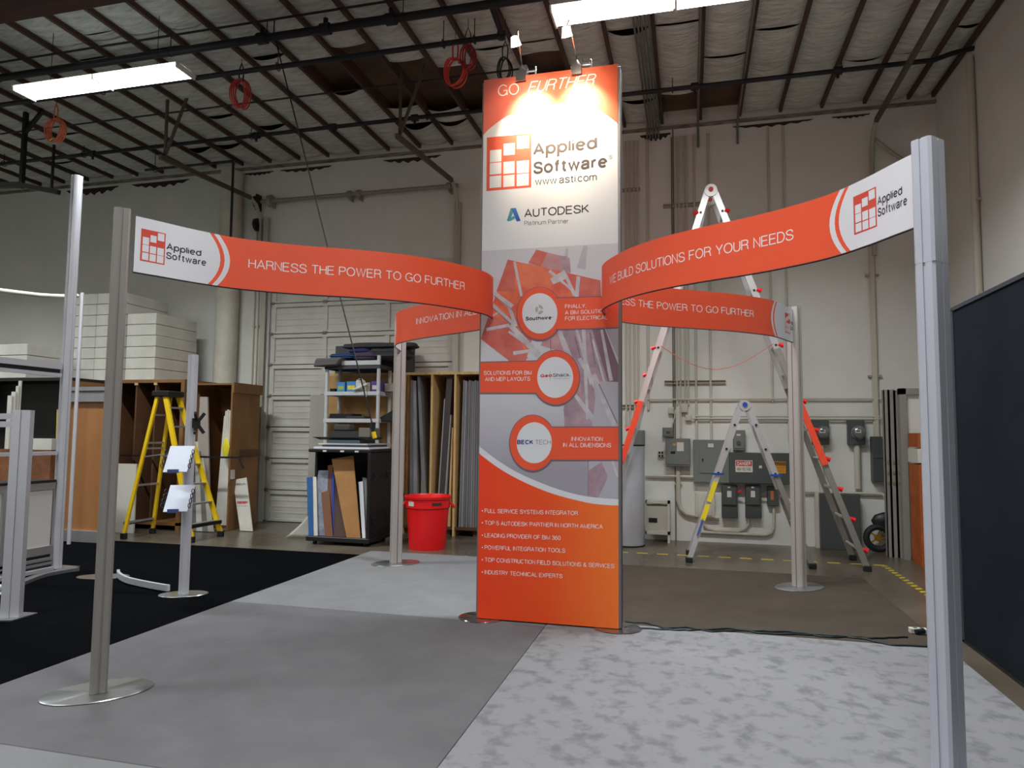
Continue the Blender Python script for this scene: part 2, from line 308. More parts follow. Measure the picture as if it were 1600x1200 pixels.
# insulation batts between joists
def batt_mesh(seed, L):
    rnd = random.Random(seed); w_ = .556; b = MB(); nv = max(14, int(L*13)); ph = [rnd.uniform(0, 6.28) for _ in range(6)]
    droop = rnd.uniform(.0, .07)
    def fn(a, t):
        x = (a-.5)*w_; y = (t-.5)*L; arch = 1-(2*a-1)**2
        z = -arch*(.055+.02*math.sin(y*2.3+ph[0]))
        z += arch*(.010*math.sin(y*23+ph[1]+1.5*arch)+.007*math.sin(y*41+ph[2])+.006*math.sin(y*13+ph[3]))
        e = min(t, 1-t)*L
        if e < .2: z -= arch*droop*(1-e/.2)*(1 if t < .5 else .2)
        y -= .10*arch*(math.sin(t*math.pi)**.2 if 0 < t < 1 else 0)*0+0.07*arch
        return (x, y, z)
    b.grid(fn, 6, nv); return b
def uv_missing(u0, u1, v0, v1, u, v): return u0 < u < u1 and v0 < v < v1
holes = []
for (px, py, ru, rv) in ((515, 122, .3, .35), (570, 130, .3, .7), (625, 128, .3, .75), (675, 135, .3, .7), (722, 140, .3, .6), (1090, 163, .3, .35), (1145, 152, .3, .35), (850, 108, .3, .35)):
    p = oz(px, py, 6.7); holes.append((p[0], p[1], ru, rv))
protos = {}
bays = sorted(us); nb = 0
for i in range(len(bays)-1):
    uc_ = (bays[i]+bays[i+1])/2; wd = bays[i+1]-bays[i]
    y = VF; k = 0; rr = random.Random(i*13+5)
    cuts = [VF]
    while cuts[-1] < VW-.5:
        step = rr.choice((2.4, 2.4, 1.9, 2.9)); cuts.append(min(cuts[-1]+step, VW))
    if VW-cuts[-1] > 0.01: cuts[-1] = VW
    for a, b_ in zip(cuts[:-1], cuts[1:]):
        segs = [(a, b_)]
        for (hu, hv, ru, rv) in holes:
            if abs(uc_-hu) < ru:
                ns = []
                for (p_, q_) in segs:
                    if q_ < hv-rv or p_ > hv+rv: ns.append((p_, q_)); continue
                    if hv-rv-p_ > .25: ns.append((p_, hv-rv))
                    if q_-hv-rv > .25: ns.append((hv+rv, q_))
                segs = ns
        for (p_, q_) in segs:
            L = round(q_-p_-.02, 1)
            if L < .2: continue
            if uc_ < -14 or q_ < 3: sd = 0
            else: sd = (nb % 4)
            key = (sd, L)
            if key not in protos:
                o = batt_mesh(hash(key) % 1000, L).build('insulation_batt', BATT, origin=(0, 0, 0), smooth=True); protos[key] = o; o.parent = ceil
            else: o = protos[key].copy(); COL.objects.link(o)
            o.location = (uc_, (p_+q_)/2, ZJ+.13); o.rotation_euler = (0, 0, 0)
            if wd < .5: o.scale = (max(wd-.04, .1)/.556, 1, 1)
            nb += 1
# big timber beam overhead and ledger on the back wall
BEAM = mat('glulam_beam', (78, 44, 36), 0.8, noise=2, rgb2=(62, 36, 30), scale=(.4, 3, 3))
tag(B(UL, 5.3, 6.0, UR, 5.62, 6.655).build('roof_beam', BEAM), 'deep dark red-brown timber beam across the ceiling at top left', 'beam')
LEDG = mat('ledger_grey', (150, 144, 132), 0.7, noise=4, rgb2=(90, 84, 78), scale=(1, 1, 6))
o = B(UL, VW-.05, 6.555, UR, VW, 6.60).build('trim_ledger', LEDG); trim(o)
# dark patches painted for the shaded gaps where insulation meets wall
def gap_shade(name, x0, x1, z, h, seed):
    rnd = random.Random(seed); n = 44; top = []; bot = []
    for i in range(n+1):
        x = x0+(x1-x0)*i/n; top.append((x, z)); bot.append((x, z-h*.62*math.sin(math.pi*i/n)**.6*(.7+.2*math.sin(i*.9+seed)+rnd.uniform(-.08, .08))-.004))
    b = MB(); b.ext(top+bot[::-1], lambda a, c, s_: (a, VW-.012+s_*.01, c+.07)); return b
for i, (xa, xb, h) in enumerate(((1000, 1048, 16), (1145, 1270, 8), (440, 520, 10), (600, 690, 12), (210, 300, 16), (110, 190, 20), (385, 430, 8), (1300, 1360, 6))):
    u0 = ov(xa, 200, VW)[0]; u1 = ov(xb, 200, VW)[0]
    trim(gap_shade('s', u0, u1, 6.43, h*.0125, i).build('trim', mat('insulation_gap_shade', (52, 42, 37), .9)))
# ------------------------------------------------------------------ pipes and conduits on the ceiling
def pipe(label, pts, r, m, cat='pipe', name='sprinkler_pipe', parts=None, group=None, n=10):
    b = MB(); b.tube(pts, r, n); o = b.build(name, m, smooth=True); tag(o, label, cat, group); return o
def hang(parent, pts, zt):
    for (x, y, z) in pts:
        b = MB(); b.cyl((x, y, z), (x, y, zt), .006, 6); b.tube([(x, y+.05*math.cos(a), z+.05*math.sin(a)) for a in np.linspace(0, 2*math.pi, 12)], .008, 5)
        b.build('hanger', BLACKIRON, parent)
p1 = pipe('thick black iron main pipe crossing the ceiling above the left tube light', [(UL, 7.2, 6.45), (UR, 7.2, 6.45)], .05, BLACKIRON)
hang(p1, [(x, 7.2, 6.45) for x in (-9.2, -6.4, -5.0, -3.2, -1.5)], 6.7)
for x in (-5.06, -3.35, -4.2):
    b = MB(); b.cyl((x-.06, 7.2, 6.45), (x+.06, 7.2, 6.45), .07, 12); b.cyl((x, 7.2, 6.45), (x, 7.2, 6.58), .03, 8); b.build('coupling', BLACKIRON, p1, smooth=True)
p2 = pipe('black sprinkler pipe with an elbow ending beside the tower top', [(UL, 7.75, 6.4), (-2.2, 7.75, 6.4), (-2.16, 7.72, 6.4), (-2.15, 7.66, 6.42), (-2.16, 7.25, 6.52)], .034, BLACKIRON)
hang(p2, [(x, 7.75, 6.4) for x in (-8.0, -5.2, -2.9, -2.5)], 6.7)
b = MB(); b.lathe((-2.16, 7.74, 6.4), [(.02, -.05), (.052, -.04), (.052, .04), (.02, .05)], 12); b.build('elbow', BLACKIRON, p2, smooth=True)
p3 = pipe('long black sprinkler branch pipe nearest the back wall', [(UL, 9.75, 6.5), (3.1, 9.75, 6.5), (3.3, 9.75, 6.56), (3.56, 9.75, 6.6)], .032, BLACKIRON)
hang(p3, [(x, 9.75, 6.5) for x in (-12.2, -10.4, -7.0, -3.9, -.2, 2.0)], 6.7)
for x in (-10.2, -6.9, -5.5, -4.1, .1, 1.95):
    b = MB(); b.cyl((x-.05, 9.75, 6.5), (x+.05, 9.75, 6.5), .055, 10); b.cyl((x, 9.75, 6.5), (x, 9.75, 6.4), .02, 8); b.build('sprinkler_head', BLACKIRON, p3, smooth=True)
for yy, zz, rr_, lb in ((7.05, 6.57, .014, 'thin dark conduit crossing the joists behind the left tube light'), (8.9, 6.6, .013, 'thin grey conduit crossing the joists between the two sprinkler pipes')):
    pipe(lb, [(UL, yy, zz), (-2.0, yy, zz)], rr_, DARKMETAL, 'conduit', 'ceiling_conduit', n=6)
for k in range(5):
    x = -.62+.045*k
    pipe(['first', 'second', 'third', 'fourth', 'fifth'][k]+' from left of five grey ceiling conduits running together beside the tower top', [(x, 2, 6.6), (x, 11.0, 6.6), (x-.01, 11.12, 6.55), (x-.02, 11.15, 6.4)], .014, mat('galvanised', (120, 116, 110), .5, .5), 'conduit', 'ceiling_conduit', group='conduits on the ceiling by the tower', n=6)
pipe('single grey conduit along a joist above the tall ladder', [(.16, 2, 6.58), (.16, 11.0, 6.58), (.16, 11.13, 6.5), (.16, 11.16, 6.2)], .018, MATS['galvanised'], 'conduit', 'ceiling_conduit', n=6)
pipe('single grey conduit along a joist right of the tall ladder', [(.76, 2, 6.58), (.76, 11.0, 6.58), (.76, 11.13, 6.5), (.76, 11.16, 6.2)], .018, MATS['galvanised'], 'conduit', 'ceiling_conduit', n=6)
# drop pipe hanging left and black hanging frame
t = pipe('thin black pipe dropping from the ceiling in front of the left back wall', [(-9.3, 10, 6.22), (-7.53, 10, 6.22), (-7.51, 10, 6.2), (-7.5, 10, 4.2)], .022, BLACKIRON, name='drop_pipe')
hang(t, [(-9.1, 10, 6.22)], 6.7)
bx, by = oz(35, 270, 5.7)[:2]
fr = thing('hanging_bracket', 'black angular steel bracket hanging from the ceiling at far left', 'bracket', (bx, by, 5.3))
b = MB(); b.box(bx-.03, by-.03, 5.45, bx+.03, by+.03, 6.7); b.build('post', BLACK, fr)
e0 = oz(0, 303, 5.45); e1 = oz(86, 328, 5.4)
b = MB(); b.bar((e0[0]-.5, by, 5.58), (bx, by, 5.5), .06, .09); b.bar((bx, by, 5.5), (bx+.75, by, 5.32), .06, .07); b.build('arm', BLACK, fr)
b = MB(); b.bar((bx+.6, by, 5.36), (bx+.6, by, 6.1), .03, .03); b.bar((bx, by, 6.35), (bx+.35, by, 6.7), .05, .05); b.build('brace', BLACK, fr)
# ------------------------------------------------------------------ fluorescent fixtures
FIXW = mat('fixture_enamel', (225, 225, 220), 0.4)
TUBE = mat('lit_tube', (255, 255, 250), 0.4, emit=((255, 253, 244), 9))
def fixture(c, label):
    x, y, z = c; t = thing('tube_light_fixture', label, 'light', (x, y, z), 'ceiling tube lights')
    b = MB(); b.ext([(-.18, -.005), (-.17, -.005), (-.08, .015), (.08, .015), (.17, -.005), (.18, -.005), (.06, .05), (-.06, .05)], lambda a, c_, s_: (x-1.22+2.44*s_, y+a, z+c_)); b.build('reflector', FIXW, t)
    for dy in (-.12, -.04, .04, .12):
        for h_ in (0, 1):
            b = MB(); b.cyl((x-1.2+1.21*h_, y+dy, z-.03), (x-.02+1.21*h_, y+dy, z-.03), .02, 10); b.build('tube', TUBE, t, smooth=True)
    for dx in (-1.22, 0, 1.2):
        B(x+dx, y-.16, z-.055, x+dx+.02, y+.16, z+.01).build('lamp_holder', FIXW, t)
    for dx in (-.8, .8):
        b = MB(); b.cyl((x+dx, y, z+.05), (x+dx, y, 6.655), .004, 5); b.build('suspension_rod', DARKMETAL, t)
    return t
fl_labels = ['long lit fluorescent fixture hanging at upper left of the hall', 'lit fluorescent fixture at top edge above the tower', 'lit fluorescent fixture behind the viewer on the left', 'lit fluorescent fixture behind the viewer on the right']
for i, fx in enumerate(FIXTURES[:4]): fixture(fx, fl_labels[i])
for i, fx in enumerate(FIXTURES[4:]): fixture(fx, ['rear row lit fluorescent fixture, left', 'rear row lit fluorescent fixture, right', 'lit fluorescent fixture over the far left of the hall, near', 'lit fluorescent fixture over the far left of the hall, far'][i])
# ------------------------------------------------------------------ overhead door
door = struct(bpy.data.objects.new('door_1', None)); COL.objects.link(door); door.location = (0, VW+.05, 0)
SEC = DZ/8; stiles = [ov(px, 600, VW+.05)[0] for px in (505, 603)]
DOORP = mat('door_paint', (208, 207, 200), 0.55, noise=2, rgb2=(196, 194, 186))
for k in range(8):
    z0 = k*SEC; b = MB(); y = VW+.08
    b.box(DX0+.02, y, z0+.01, DX1-.02, y+.03, z0+SEC-.008)
    xs = [DX0+.02]+stiles+[DX1-.02]
    b.box(DX0+.02, y-.035, z0+SEC-.075, DX1-.02, y, z0+SEC-.008); b.box(DX0+.02, y-.02, z0+.01, DX1-.02, y, z0+.055)
    for sx in (xs[0]+.04, xs[1], xs[2], xs[3]-.04): b.box(sx-.045, y-.03, z0+.01, sx+.045, y, z0+SEC-.008)
    for q in (1, 2, 3):
        zz = z0+.055+(SEC-.13)*q/4
        b.box(DX0+.1, y-.006, zz-.012, DX1-.1, y, zz+.012)
    o = b.build('door_section', DOORP, door)
    for sx in (DX0+.03, stiles[0]):
        h = MB(); h.box(sx-.035, y-.05, z0-.03, sx+.035, y-.028, z0+.03); h.cyl((sx-.05, y-.055, z0), (sx+.05, y-.055, z0), .012, 6); h.build('hinge', mat('hinge_steel', (150, 148, 140), .5, .5), door)
b = MB(); b.box(DX0-.12, VW-.10, 0, DX0-.085, VW-.0, 5.6); b.box(DX0-.085, VW-.10, 0, DX0-.02, VW-.085, 5.6)
b.box(DX1+.085, VW-.10, 0, DX1+.12, VW, 5.6); b.box(DX1+.02, VW-.10, 0, DX1+.085, VW-.085, 5.6)
b.build('track', mat('track_paint', (176, 172, 160), .5, .2), door)
b = MB(); b.box(DX0-.06, VW-.05, DZ, DX1+.06, VW+.02, DZ+.09); b.build('lintel', WHITEPAINT, door)
# track runs back from wall to ceiling
TRK = mat('track_steel', (92, 82, 74), .6, .3); TRKW = mat('track_painted', (170, 165, 152), .5, .1)
def dtrack(u, vend, zend, label, zc=5.87):
    t = thing('door_track', label, 'door track', (u, VW-.1, 3.4))
    b = MB(); pts = [(u, VW-.08, 4.3), (u, VW-.08, zc-.5), (u, VW-.11, zc-.25), (u, VW-.22, zc-.08), (u, VW-.4, zc)]
    b.tube(pts, .035, 6); b.build('curved_rail', TRKW, t, smooth=True)
    b = MB(); b.bar((u, VW-.4, zc), (u, vend, zend), .05, .07); b.build('horizontal_rail', TRK, t)
    b = MB(); b.bar((u, vend+.1, zend), (u, vend+.1, 6.68), .035, .035); b.bar((u, vend+.1, zend+.05), (u+.35, vend+.1, 6.68), .035, .035); b.build('hanger', TRK, t)
    return t
dtrack(DX0-.2, ou(250, 245, DX0-.2)[0], ou(250, 245, DX0-.2)[1], 'overhead door rail hanging at left, painted white where it meets the wall')
v_, z_ = ou(620, 212, DX1+.07); dtrack(DX1+.07, v_, z_, 'overhead door rail just left of the tower, dark beam ending in a white curve')
v_, z_ = ou(1480, 5, 2.66)
t = dtrack(2.66, 4.5, 6.3, 'heavy dark rail at upper right running to the corner above the right post', 6.22)
b = MB(); b.tube([(2.66, VW-.1, 6.1), (2.95, VW-.12, 5.8), (3.2, VW-.12, 5.6)], .03, 8); b.build('branch', TRKW, t, smooth=True)
# torsion shaft tube across the door top
z0_ = ov(425, 314, VW-.15)[1]; b = MB(); b.tube([(DX0-.15, VW-.15, z0_), (DX1+.1, VW-.15, z0_)], .035, 10)
sh = b.build('torsion_shaft', mat('shaft_paint', (150, 142, 130), .5, .2), smooth=True); tag(sh, 'pale horizontal torsion shaft on the wall above the left ribbon', 'door shaft')
for x in (DX0+.02, DX0+1.62, DX0+1.8, DX1-.1):
    b = MB(); b.cyl((x, VW-.15, z0_), (x+.07, VW-.15, z0_), .065 if x > DX0+.1 else .11, 14); b.box(x+.02, VW-.15, z0_-.1, x+.045, VW, z0_+.06); b.build('bearing_drum', MATS['shaft_paint'], sh, smooth=True)
px_ = ov(401, 352, VW-.12); b = MB(); b.cyl((px_[0], VW-.14, px_[1]), (px_[0]+.05, VW-.14, px_[1]), .12, 16); b.cyl((px_[0]-.01, VW-.14, px_[1]), (px_[0]+.06, VW-.14, px_[1]), .03, 8)
tag(b.build('chain_pulley', BLACK, smooth=True), 'black chain pulley wheel high beside the overhead door', 'pulley')
px_ = ov(400, 316, VW-.12); b = MB(); b.cyl((px_[0], VW-.14, px_[1]), (px_[0]+.05, VW-.14, px_[1]), .11, 16); b.box(px_[0], VW-.14, px_[1]-.15, px_[0]+.04, VW, px_[1]+.15)
tag(b.build('shaft_bracket', BLACK, smooth=True), 'black bracket wheel at the left end of the torsion shaft', 'bracket')
# round white column and lines left of the door
b = MB(); b.cyl((-8.27, 11.0, 0), (-8.27, 11.0, 6.45), .2, 28); tag(b.build('wall_column', WHITEPAINT, smooth=True), 'thick round white pipe column on the back wall left of the overhead door', 'column')
for k, px in enumerate((395, 401)):
    u_ = ov(px, 520, VW-.05)[0]; b = MB(); b.cyl((u_, VW-.03, 0), (u_, VW-.03, 5.6), .014, 6)
    for z in (1.2, 2.4, 3.55, 4.8): b.box(u_-.03, VW-.05, z, u_+.03, VW, z+.03)
    tag(b.build('wall_conduit', CREAM, smooth=True), ('thin cream conduit between white column and door track, left one', 'thin cream conduit between white column and door track, right one')[k], 'conduit')
GP = mat('grey_panel', (120, 120, 120), .6)
uu = ov(394, 640, 11.0)[0]; tag(B(uu-.13, 10.95, 0, uu, 11.0, 1.95).build('narrow_board', GP), 'narrow grey panel standing between wooden rack and door track', 'panel')
# ------------------------------------------------------------------ electrical wall on the right
def vline(px, y0, y1, r, label, grp=None, v=VW-.03, bends=None, m=CREAM):
    u, _ = ov(px, (y0+y1)/2, v); z1 = min(ov(px, y0, v)[1], 6.42); z0 = ov(px, y1, v)[1]
    pts = [(u, v, z0), (u, v, z1)]
    if bends: pts = [(u+bends[0], v, z0)]+[(u+bends[0]*.5, v, z0+(z1-z0)*.03), (u, v, z0+(z1-z0)*.07), (u, v, z1)]
    b = MB(); b.tube(pts, r, 6); return tag(b.build('wall_conduit', m, smooth=True), label, 'conduit', grp)
for k, px in enumerate((978, 984, 991, 997)):
    vline(px, 185, 668, .016, ['nearest', 'second nearest', 'third nearest', 'farthest'][k]+' to the tower of four cream wall conduits running down beside it', 'conduits right of the tower')
vline(1012, 200, 640, .02, 'cream conduit alone in the gap between the two bunches right of the tower')
for k, px in enumerate((1056.5, 1062, 1069, 1074)): vline(px, 190, 632 if px != 1062 else 683, .014, ['first', 'second', 'third', 'fourth'][k]+' from left of the thin conduits bunched on the wall behind the tall ladder', 'conduits behind the tall ladder')
vline(1086, 190, 690, .018, 'cream conduit right of the bunch, reaching the large grey panel')
vline(1108.5, 180, 690, .018, 'cream conduit running down the wall under the tall ladder apex')
vline(1203, 170, 628, .016, 'cream conduit on the wall right of the small ladder'); vline(1228, 165, 690, .016, 'cream conduit on the wall left of the rear right post')
vline(1050.5, 190, 684, .007, 'dark cable running straight down the wall beside the bunch', m=DARKMETAL)
rz = vline(1364, 275, 683, .045, 'thick white riser conduit on the wall above the dark switch box')
for z_ in (4.0, 2.5): b = MB(); b.box(rz.location[0]-.09, VW-.05, z_, rz.location[0]+.09, VW, z_+.03); b.build('pipe_clamp', mat('strut_steel', (158, 152, 138), .5, .3), rz)
def hline(x0, x1, y, r, label, grp=None, v=VW-.05, m=CREAM):
    a = ov(x0, y, v); b_ = ov(x1, y, v); z = (a[1]+b_[1])/2; b = MB(); b.tube([(a[0], v, z), (b_[0], v, z)], r, 6)
    return tag(b.build('wall_conduit', m, smooth=True), label, 'conduit', grp)
STRUTM = mat('strut_steel', (158, 152, 138), .5, .3)
def strut(x0, x1, y, label):
    a = ov(x0, y, VW-.04); b_ = ov(x1, y, VW-.04); z = (a[1]+b_[1])/2; b = MB()
    b.box(a[0], VW-.045, z-.028, b_[0], VW-.015, z-.02); b.box(a[0], VW-.045, z+.02, b_[0], VW-.015, z+.028); b.box(a[0], VW-.015, z-.028, b_[0], VW, z+.028)
    return tag(b.build('strut_channel', STRUTM), label, 'strut')
strut(1036, 1130, 319, 'upper strut channel on the wall behind the tall ladder top'); strut(1038, 1134, 597, 'lower strut channel on the wall above the small ladder'); strut(972, 1002, 635, 'short strut channel on the wall beside the tower')
strut(972, 1000, 296, 'short strut channel high on the wall beside the tower')
hline(1009, 1378, 623.5, .014, 'long thin conduit running level across the wall above the meters'); hline(1086, 1375, 650.5, .014, 'upper of the pair of level conduits just above the meters'); hline(1082, 1375, 654.5, .014, 'lower of the pair of level conduits just above the meters', v=VW-.06)
hline(1008, 1083, 744, .02, 'level cream pipe right of the white rolled carpet'); hline(1255, 1378, 770, .02, 'level cream pipe behind the dark grey cabinet')
def pxbox(x0, y0, x1, y1, d, m, name, label, cat, parts=None, v=VW, bevel=.006, group=None, front=None):
    vf = v-d; a = ov(x0, y0, vf); b_ = ov(x1, y1, vf)
    t = thing(name, label, cat, ((a[0]+b_[0])/2, v, min(a[1], b_[1])), group)
    B(a[0], vf, b_[1], b_[0], v, a[1]).build('enclosure', m, t, bevel=bevel)
    return t, a, b_, vf
def face(t, vf, x0, y0, x1, y1, m, name='cover', d=.012, bevel=.003):
    a = ov(x0, y0, vf); b_ = ov(x1, y1, vf); return B(a[0], vf-d, b_[1], b_[0], vf, a[1]).build(name, m, t, bevel=bevel)
LBL = mat('label_white', (200, 198, 190), .6); LBLY = mat('label_ochre', (200, 150, 50), .6)
t, a, b_, vf = pxbox(1035, 668, 1052, 683, .09, GREYBOX, 'junction_box', 'small grey junction box high left of the grey breaker panel', 'electrical box'); face(t, vf, 1037, 671, 1050, 681, GREYBOX); face(t, vf-.01, 1041, 674, 1047, 677, GREYBOX2, 'handle')
t, a, b_, vf = pxbox(1040, 685, 1079, 729, .16, GREYBOX, 'breaker_panel', 'square light grey breaker panel with white paper label', 'electrical panel'); face(t, vf, 1042, 688, 1077, 726, GREYBOX); face(t, vf-.012, 1057.5, 691, 1068.5, 705, LBL, 'label_sheet', .002, 0); face(t, vf-.012, 1048, 705, 1055, 708.5, BLACK, 'latch'); face(t, vf-.012, 1051, 693, 1056, 696, LBLY, 'sticker', .002, 0)
b = MB(); x_, z_ = ov(1059.5, 745, VW-.08); b.tube([(x_, VW-.05, ov(1060, 728, VW-.05)[1]), (x_, VW-.05, .62), (x_+.03, VW-.05, .5), (x_+.12, VW-.05, .42), (x_+.35, VW-.05, .38), (x_+.6, VW-.05, .38)], .035, 8)
for z in (.98, .86): b.box(x_-.06, VW-.05, z, x_+.06, VW, z+.02)
tag(b.build('wall_conduit', CREAM, smooth=True), 'cream conduit curving down from the breaker panel to the right', 'conduit')
t, a, b_, vf = pxbox(1028, 704, 1037.5, 715, .05, LBL, 'outlet', 'four-hole power outlet beside the breaker panel', 'outlet')
for q in ((1029, 705.5, 1032, 709), (1033.5, 705.5, 1036.5, 709), (1029, 710.5, 1032, 714), (1033.5, 710.5, 1036.5, 714)): face(t, vf, *q, BLACK, 'socket')
t, a, b_, vf = pxbox(1083, 687, 1140, 755, .14, GREYBOX, 'breaker_panel', 'tall grey breaker panel with inset door behind the small ladder left leg', 'electrical panel'); face(t, vf, 1093, 699.5, 1131, 740, GREYBOX); face(t, vf-.01, 1106, 693, 1115, 699, LBL, 'label_sheet', .002, 0); face(t, vf-.012, 1097, 716, 1099, 721, BLACK, 'latch')
t, a, b_, vf = pxbox(1145.5, 672, 1165, 704, .14, GREYBOX, 'disconnect_box', 'grey disconnect box on the wall between the small ladder legs', 'electrical box'); face(t, vf, 1147, 676, 1163, 701, GREYBOX); b = MB(); p = ov(1154, 692, vf); b.cyl((p[0], vf-.03, p[1]), (p[0], vf, p[1]), .03, 14); b.build('knob', GREYBOX2, t); face(t, vf-.012, 1151, 678, 1157, 681, LBL, 'sticker', .002, 0)
t, a, b_, vf = pxbox(1139.5, 707, 1236, 757, .2, GREYBOX2, 'switchgear_trough', 'wide dark grey electrical trough with danger and caution signs', 'electrical box')
sg = face(t, vf, 1149, 719, 1176, 738, mat('sign_white', (214, 208, 196), .5), 'danger_sign', .004, 0)
face(sg, vf-.004, 1150, 720, 1175, 728.3, mat('sign_red', (180, 36, 30), .5), 'sign_header', .002, 0)
def wtext(body, x0, x1, yb, yt, v, m, parent, bold=0.0, yb1=None):
    a = ov(x0, yb, v); c = ov(x1, yb if yb1 is None else yb1, v); tz = ov(x0, yt, v)[1]-a[1]
    return lettering(body, lambda x, y, e=0: (a[0]+(c[0]-a[0])*x, v-e, a[1]+(c[1]-a[1])*x+tz*y), m, parent, bold)
wtext('DANGER', 1152, 1173, 727, 721.5, vf-.008, WHITET, sg, .02); wtext('HIGH VOLTAGE', 1151.5, 1173.5, 735.5, 730.5, vf-.006, BLACKP, sg, .01)
cs = face(t, vf, 1207, 721, 1228, 740, mat('sign_amber', (206, 142, 30), .5), 'caution_sign', .004, 0); face(cs, vf-.004, 1208, 722, 1227, 727.5, BLACKP, 'sign_header', .002, 0)
wtext('CAUTION', 1209, 1226, 727, 723, vf-.008, MATS['sign_amber'], cs, .01); wtext('HIGH VOLTAGE', 1209, 1226, 732, 729.5, vf-.006, BLACKP, cs); wtext('KEEP OUT', 1210, 1224, 737, 734.5, vf-.006, BLACKP, cs)
face(t, vf, 1186, 727.5, 1190.5, 731.5, LBL, 'sticker', .003, 0)
for (x0, lb) in ((1127, 'dark grey safety switch under the trough, left of the pair'), (1164, 'dark grey safety switch under the trough, right of the pair')):
    t, a, b_, vf = pxbox(x0+.5, 758, x0+26, 810, .13, GREYBOX2, 'safety_switch', lb, 'electrical box', group='safety switches')
    face(t, vf, x0+1.5, 761, x0+23, 789, GREYBOX2, 'cover', .03); face(t, vf-.03, x0+9, 767, x0+16, 777, LBL, 'label_sheet', .002, 0); face(t, vf-.03, x0+10, 760.5, x0+14, 762.5, LBL, 'sticker', .002, 0)
    p = ov(x0+26, 769, vf); b = MB(); b.bar((p[0], vf, p[1]), (p[0]+.06, vf-.05, p[1]+.03), .02, .02); b.build('lever', RED if x0 < 1150 else GREYBOX2, t)
t, a, b_, vf = pxbox(1199, 760, 1217, 791, .1, GREYBOX2, 'junction_box', 'small dark box with orange label behind the small ladder right leg', 'electrical box'); face(t, vf, 1204, 767, 1209, 781, mat('label_orange', (176, 104, 60), .6), 'sticker', .003, 0)
t, a, b_, vf = pxbox(1086, 768, 1117, 809, .1, WHITEPAINT, 'white_box', 'white metal wall box behind the small ladder left leg', 'electrical box'); face(t, vf, 1090, 771, 1113, 806, WHITEPAINT)
def loop(label, pts):
    b = MB(); b.tube([(ov(x, y, VW-.04)[0], VW-.04, ov(x, y, VW-.04)[1]) for x, y in pts], .022, 7); tag(b.build('wall_conduit', CREAM, smooth=True), label, 'conduit')
loop('cream conduit looping under the left safety switch', [(1170, 812), (1169, 820), (1163, 827), (1153, 830.5), (1120, 829), (1106, 826), (1100, 820)])
loop('cream conduit looping down from the small dark box', [(1209, 791), (1209, 822), (1206, 832), (1196, 836), (1130, 833), (1090, 831)])
for (x0, lb) in ((1269, 'round glass electric meter on grey box, left of the two'), (1325, 'round glass electric meter on grey box, right of the two')):
    t, a, b_, vf = pxbox(x0, 656, x0+27, 695, .12, GREYBOX2, 'electric_meter', lb, 'meter', group='electric meters')
    p = ov(x0+16, 676, vf); b = MB(); b.tube([(p[0], vf, p[1]), (p[0], vf-.02, p[1]), (p[0], vf-.021, p[1]), (p[0], vf-.1, p[1]), (p[0], vf-.12, p[1])], [.1, .1, .085, .08, .05], 20); b.build('meter_dome', mat('meter_glass', (120, 124, 124), .15, .3), t, smooth=True)
    face(t, vf-.125, x0+11.5, 671.5, x0+20.5, 676.5, LBL, 'dial', .004, 0); face(t, vf-.13, x0+13, 672.5, x0+19, 674.5, BLACK, 'display', .002, 0)
    q = ov(x0+14, 700, VW-.05); b = MB(); b.cyl((q[0], VW-.05, 0 if x0 > 1300 else .8), (q[0], VW-.05, q[1]+.05), .04, 10)
    if x0 > 1300: b = MB(); b.cyl((q[0], VW-.05, .87), (q[0], VW-.05, q[1]+.05), .045, 10)
    b.build('riser', CREAM, t, smooth=True)
t, a, b_, vf = pxbox(1363, 682, 1381, 753, .16, GREYBOX2, 'switch_box', 'narrow dark switch box beside the leaning door frames', 'electrical box'); face(t, vf, 1365, 686, 1380, 716, GREYBOX2)
t, a, b_, vf = pxbox(982, 672, 1006, 697, .3, GREYBOX, 'utility_box', 'grey metal box seen above the white rolled carpet', 'electrical box'); face(t, vf, 995, 674, 1004, 696, GREYBOX)
for (x0, y0, x1, y1, lb) in ((1064, 632, 1075, 645, 'square white junction box, upper one above the breaker panel'), (1071, 648, 1081, 658, 'square white junction box, lower one above the breaker panel'), (1044, 636, 1053, 647, 'shallow white junction box left of the conduit bunch')):
    t, a, b_, vf = pxbox(x0, y0, x1, y1, .07, WHITEPAINT, 'junction_box', lb, 'electrical box'); face(t, vf, x0+1, y0+1, x1-1, y1-1, WHITEPAINT)
b = MB(); b.tube([(ov(x, y, VW-.04)[0], VW-.04, ov(x, y, VW-.04)[1]) for x, y in ((1055, 640), (1054, 652), (1050, 664), (1050, 684))], .012, 6); tag(b.build('wall_conduit', CREAM, smooth=True), 'thin bent conduit entering the top of the breaker panel', 'conduit')
# corner conduit on right wall
v0, z0 = ou(1515, 180, UR-.05); v1, z1 = ou(1533, 460, UR-.05); b = MB(); b.cyl((UR-.05, (v0+v1)/2, .1), (UR-.05, (v0+v1)/2, 6.5), .045, 12)
for z in (2.2, 3.4, 4.6): b.box(UR-.06, (v0+v1)/2-.08, z, UR, (v0+v1)/2+.08, z+.03)
tag(b.build('wall_conduit', CREAM, smooth=True), 'thick pale pipe running up the right hand wall above the partition', 'pipe')
v1_ = ov(1355, 275, VW-.1)[0]; b = MB(); b.tube([(2.62, VW-.07, 1.62), (2.62, VW-.07, 5.6)], .05, 10)
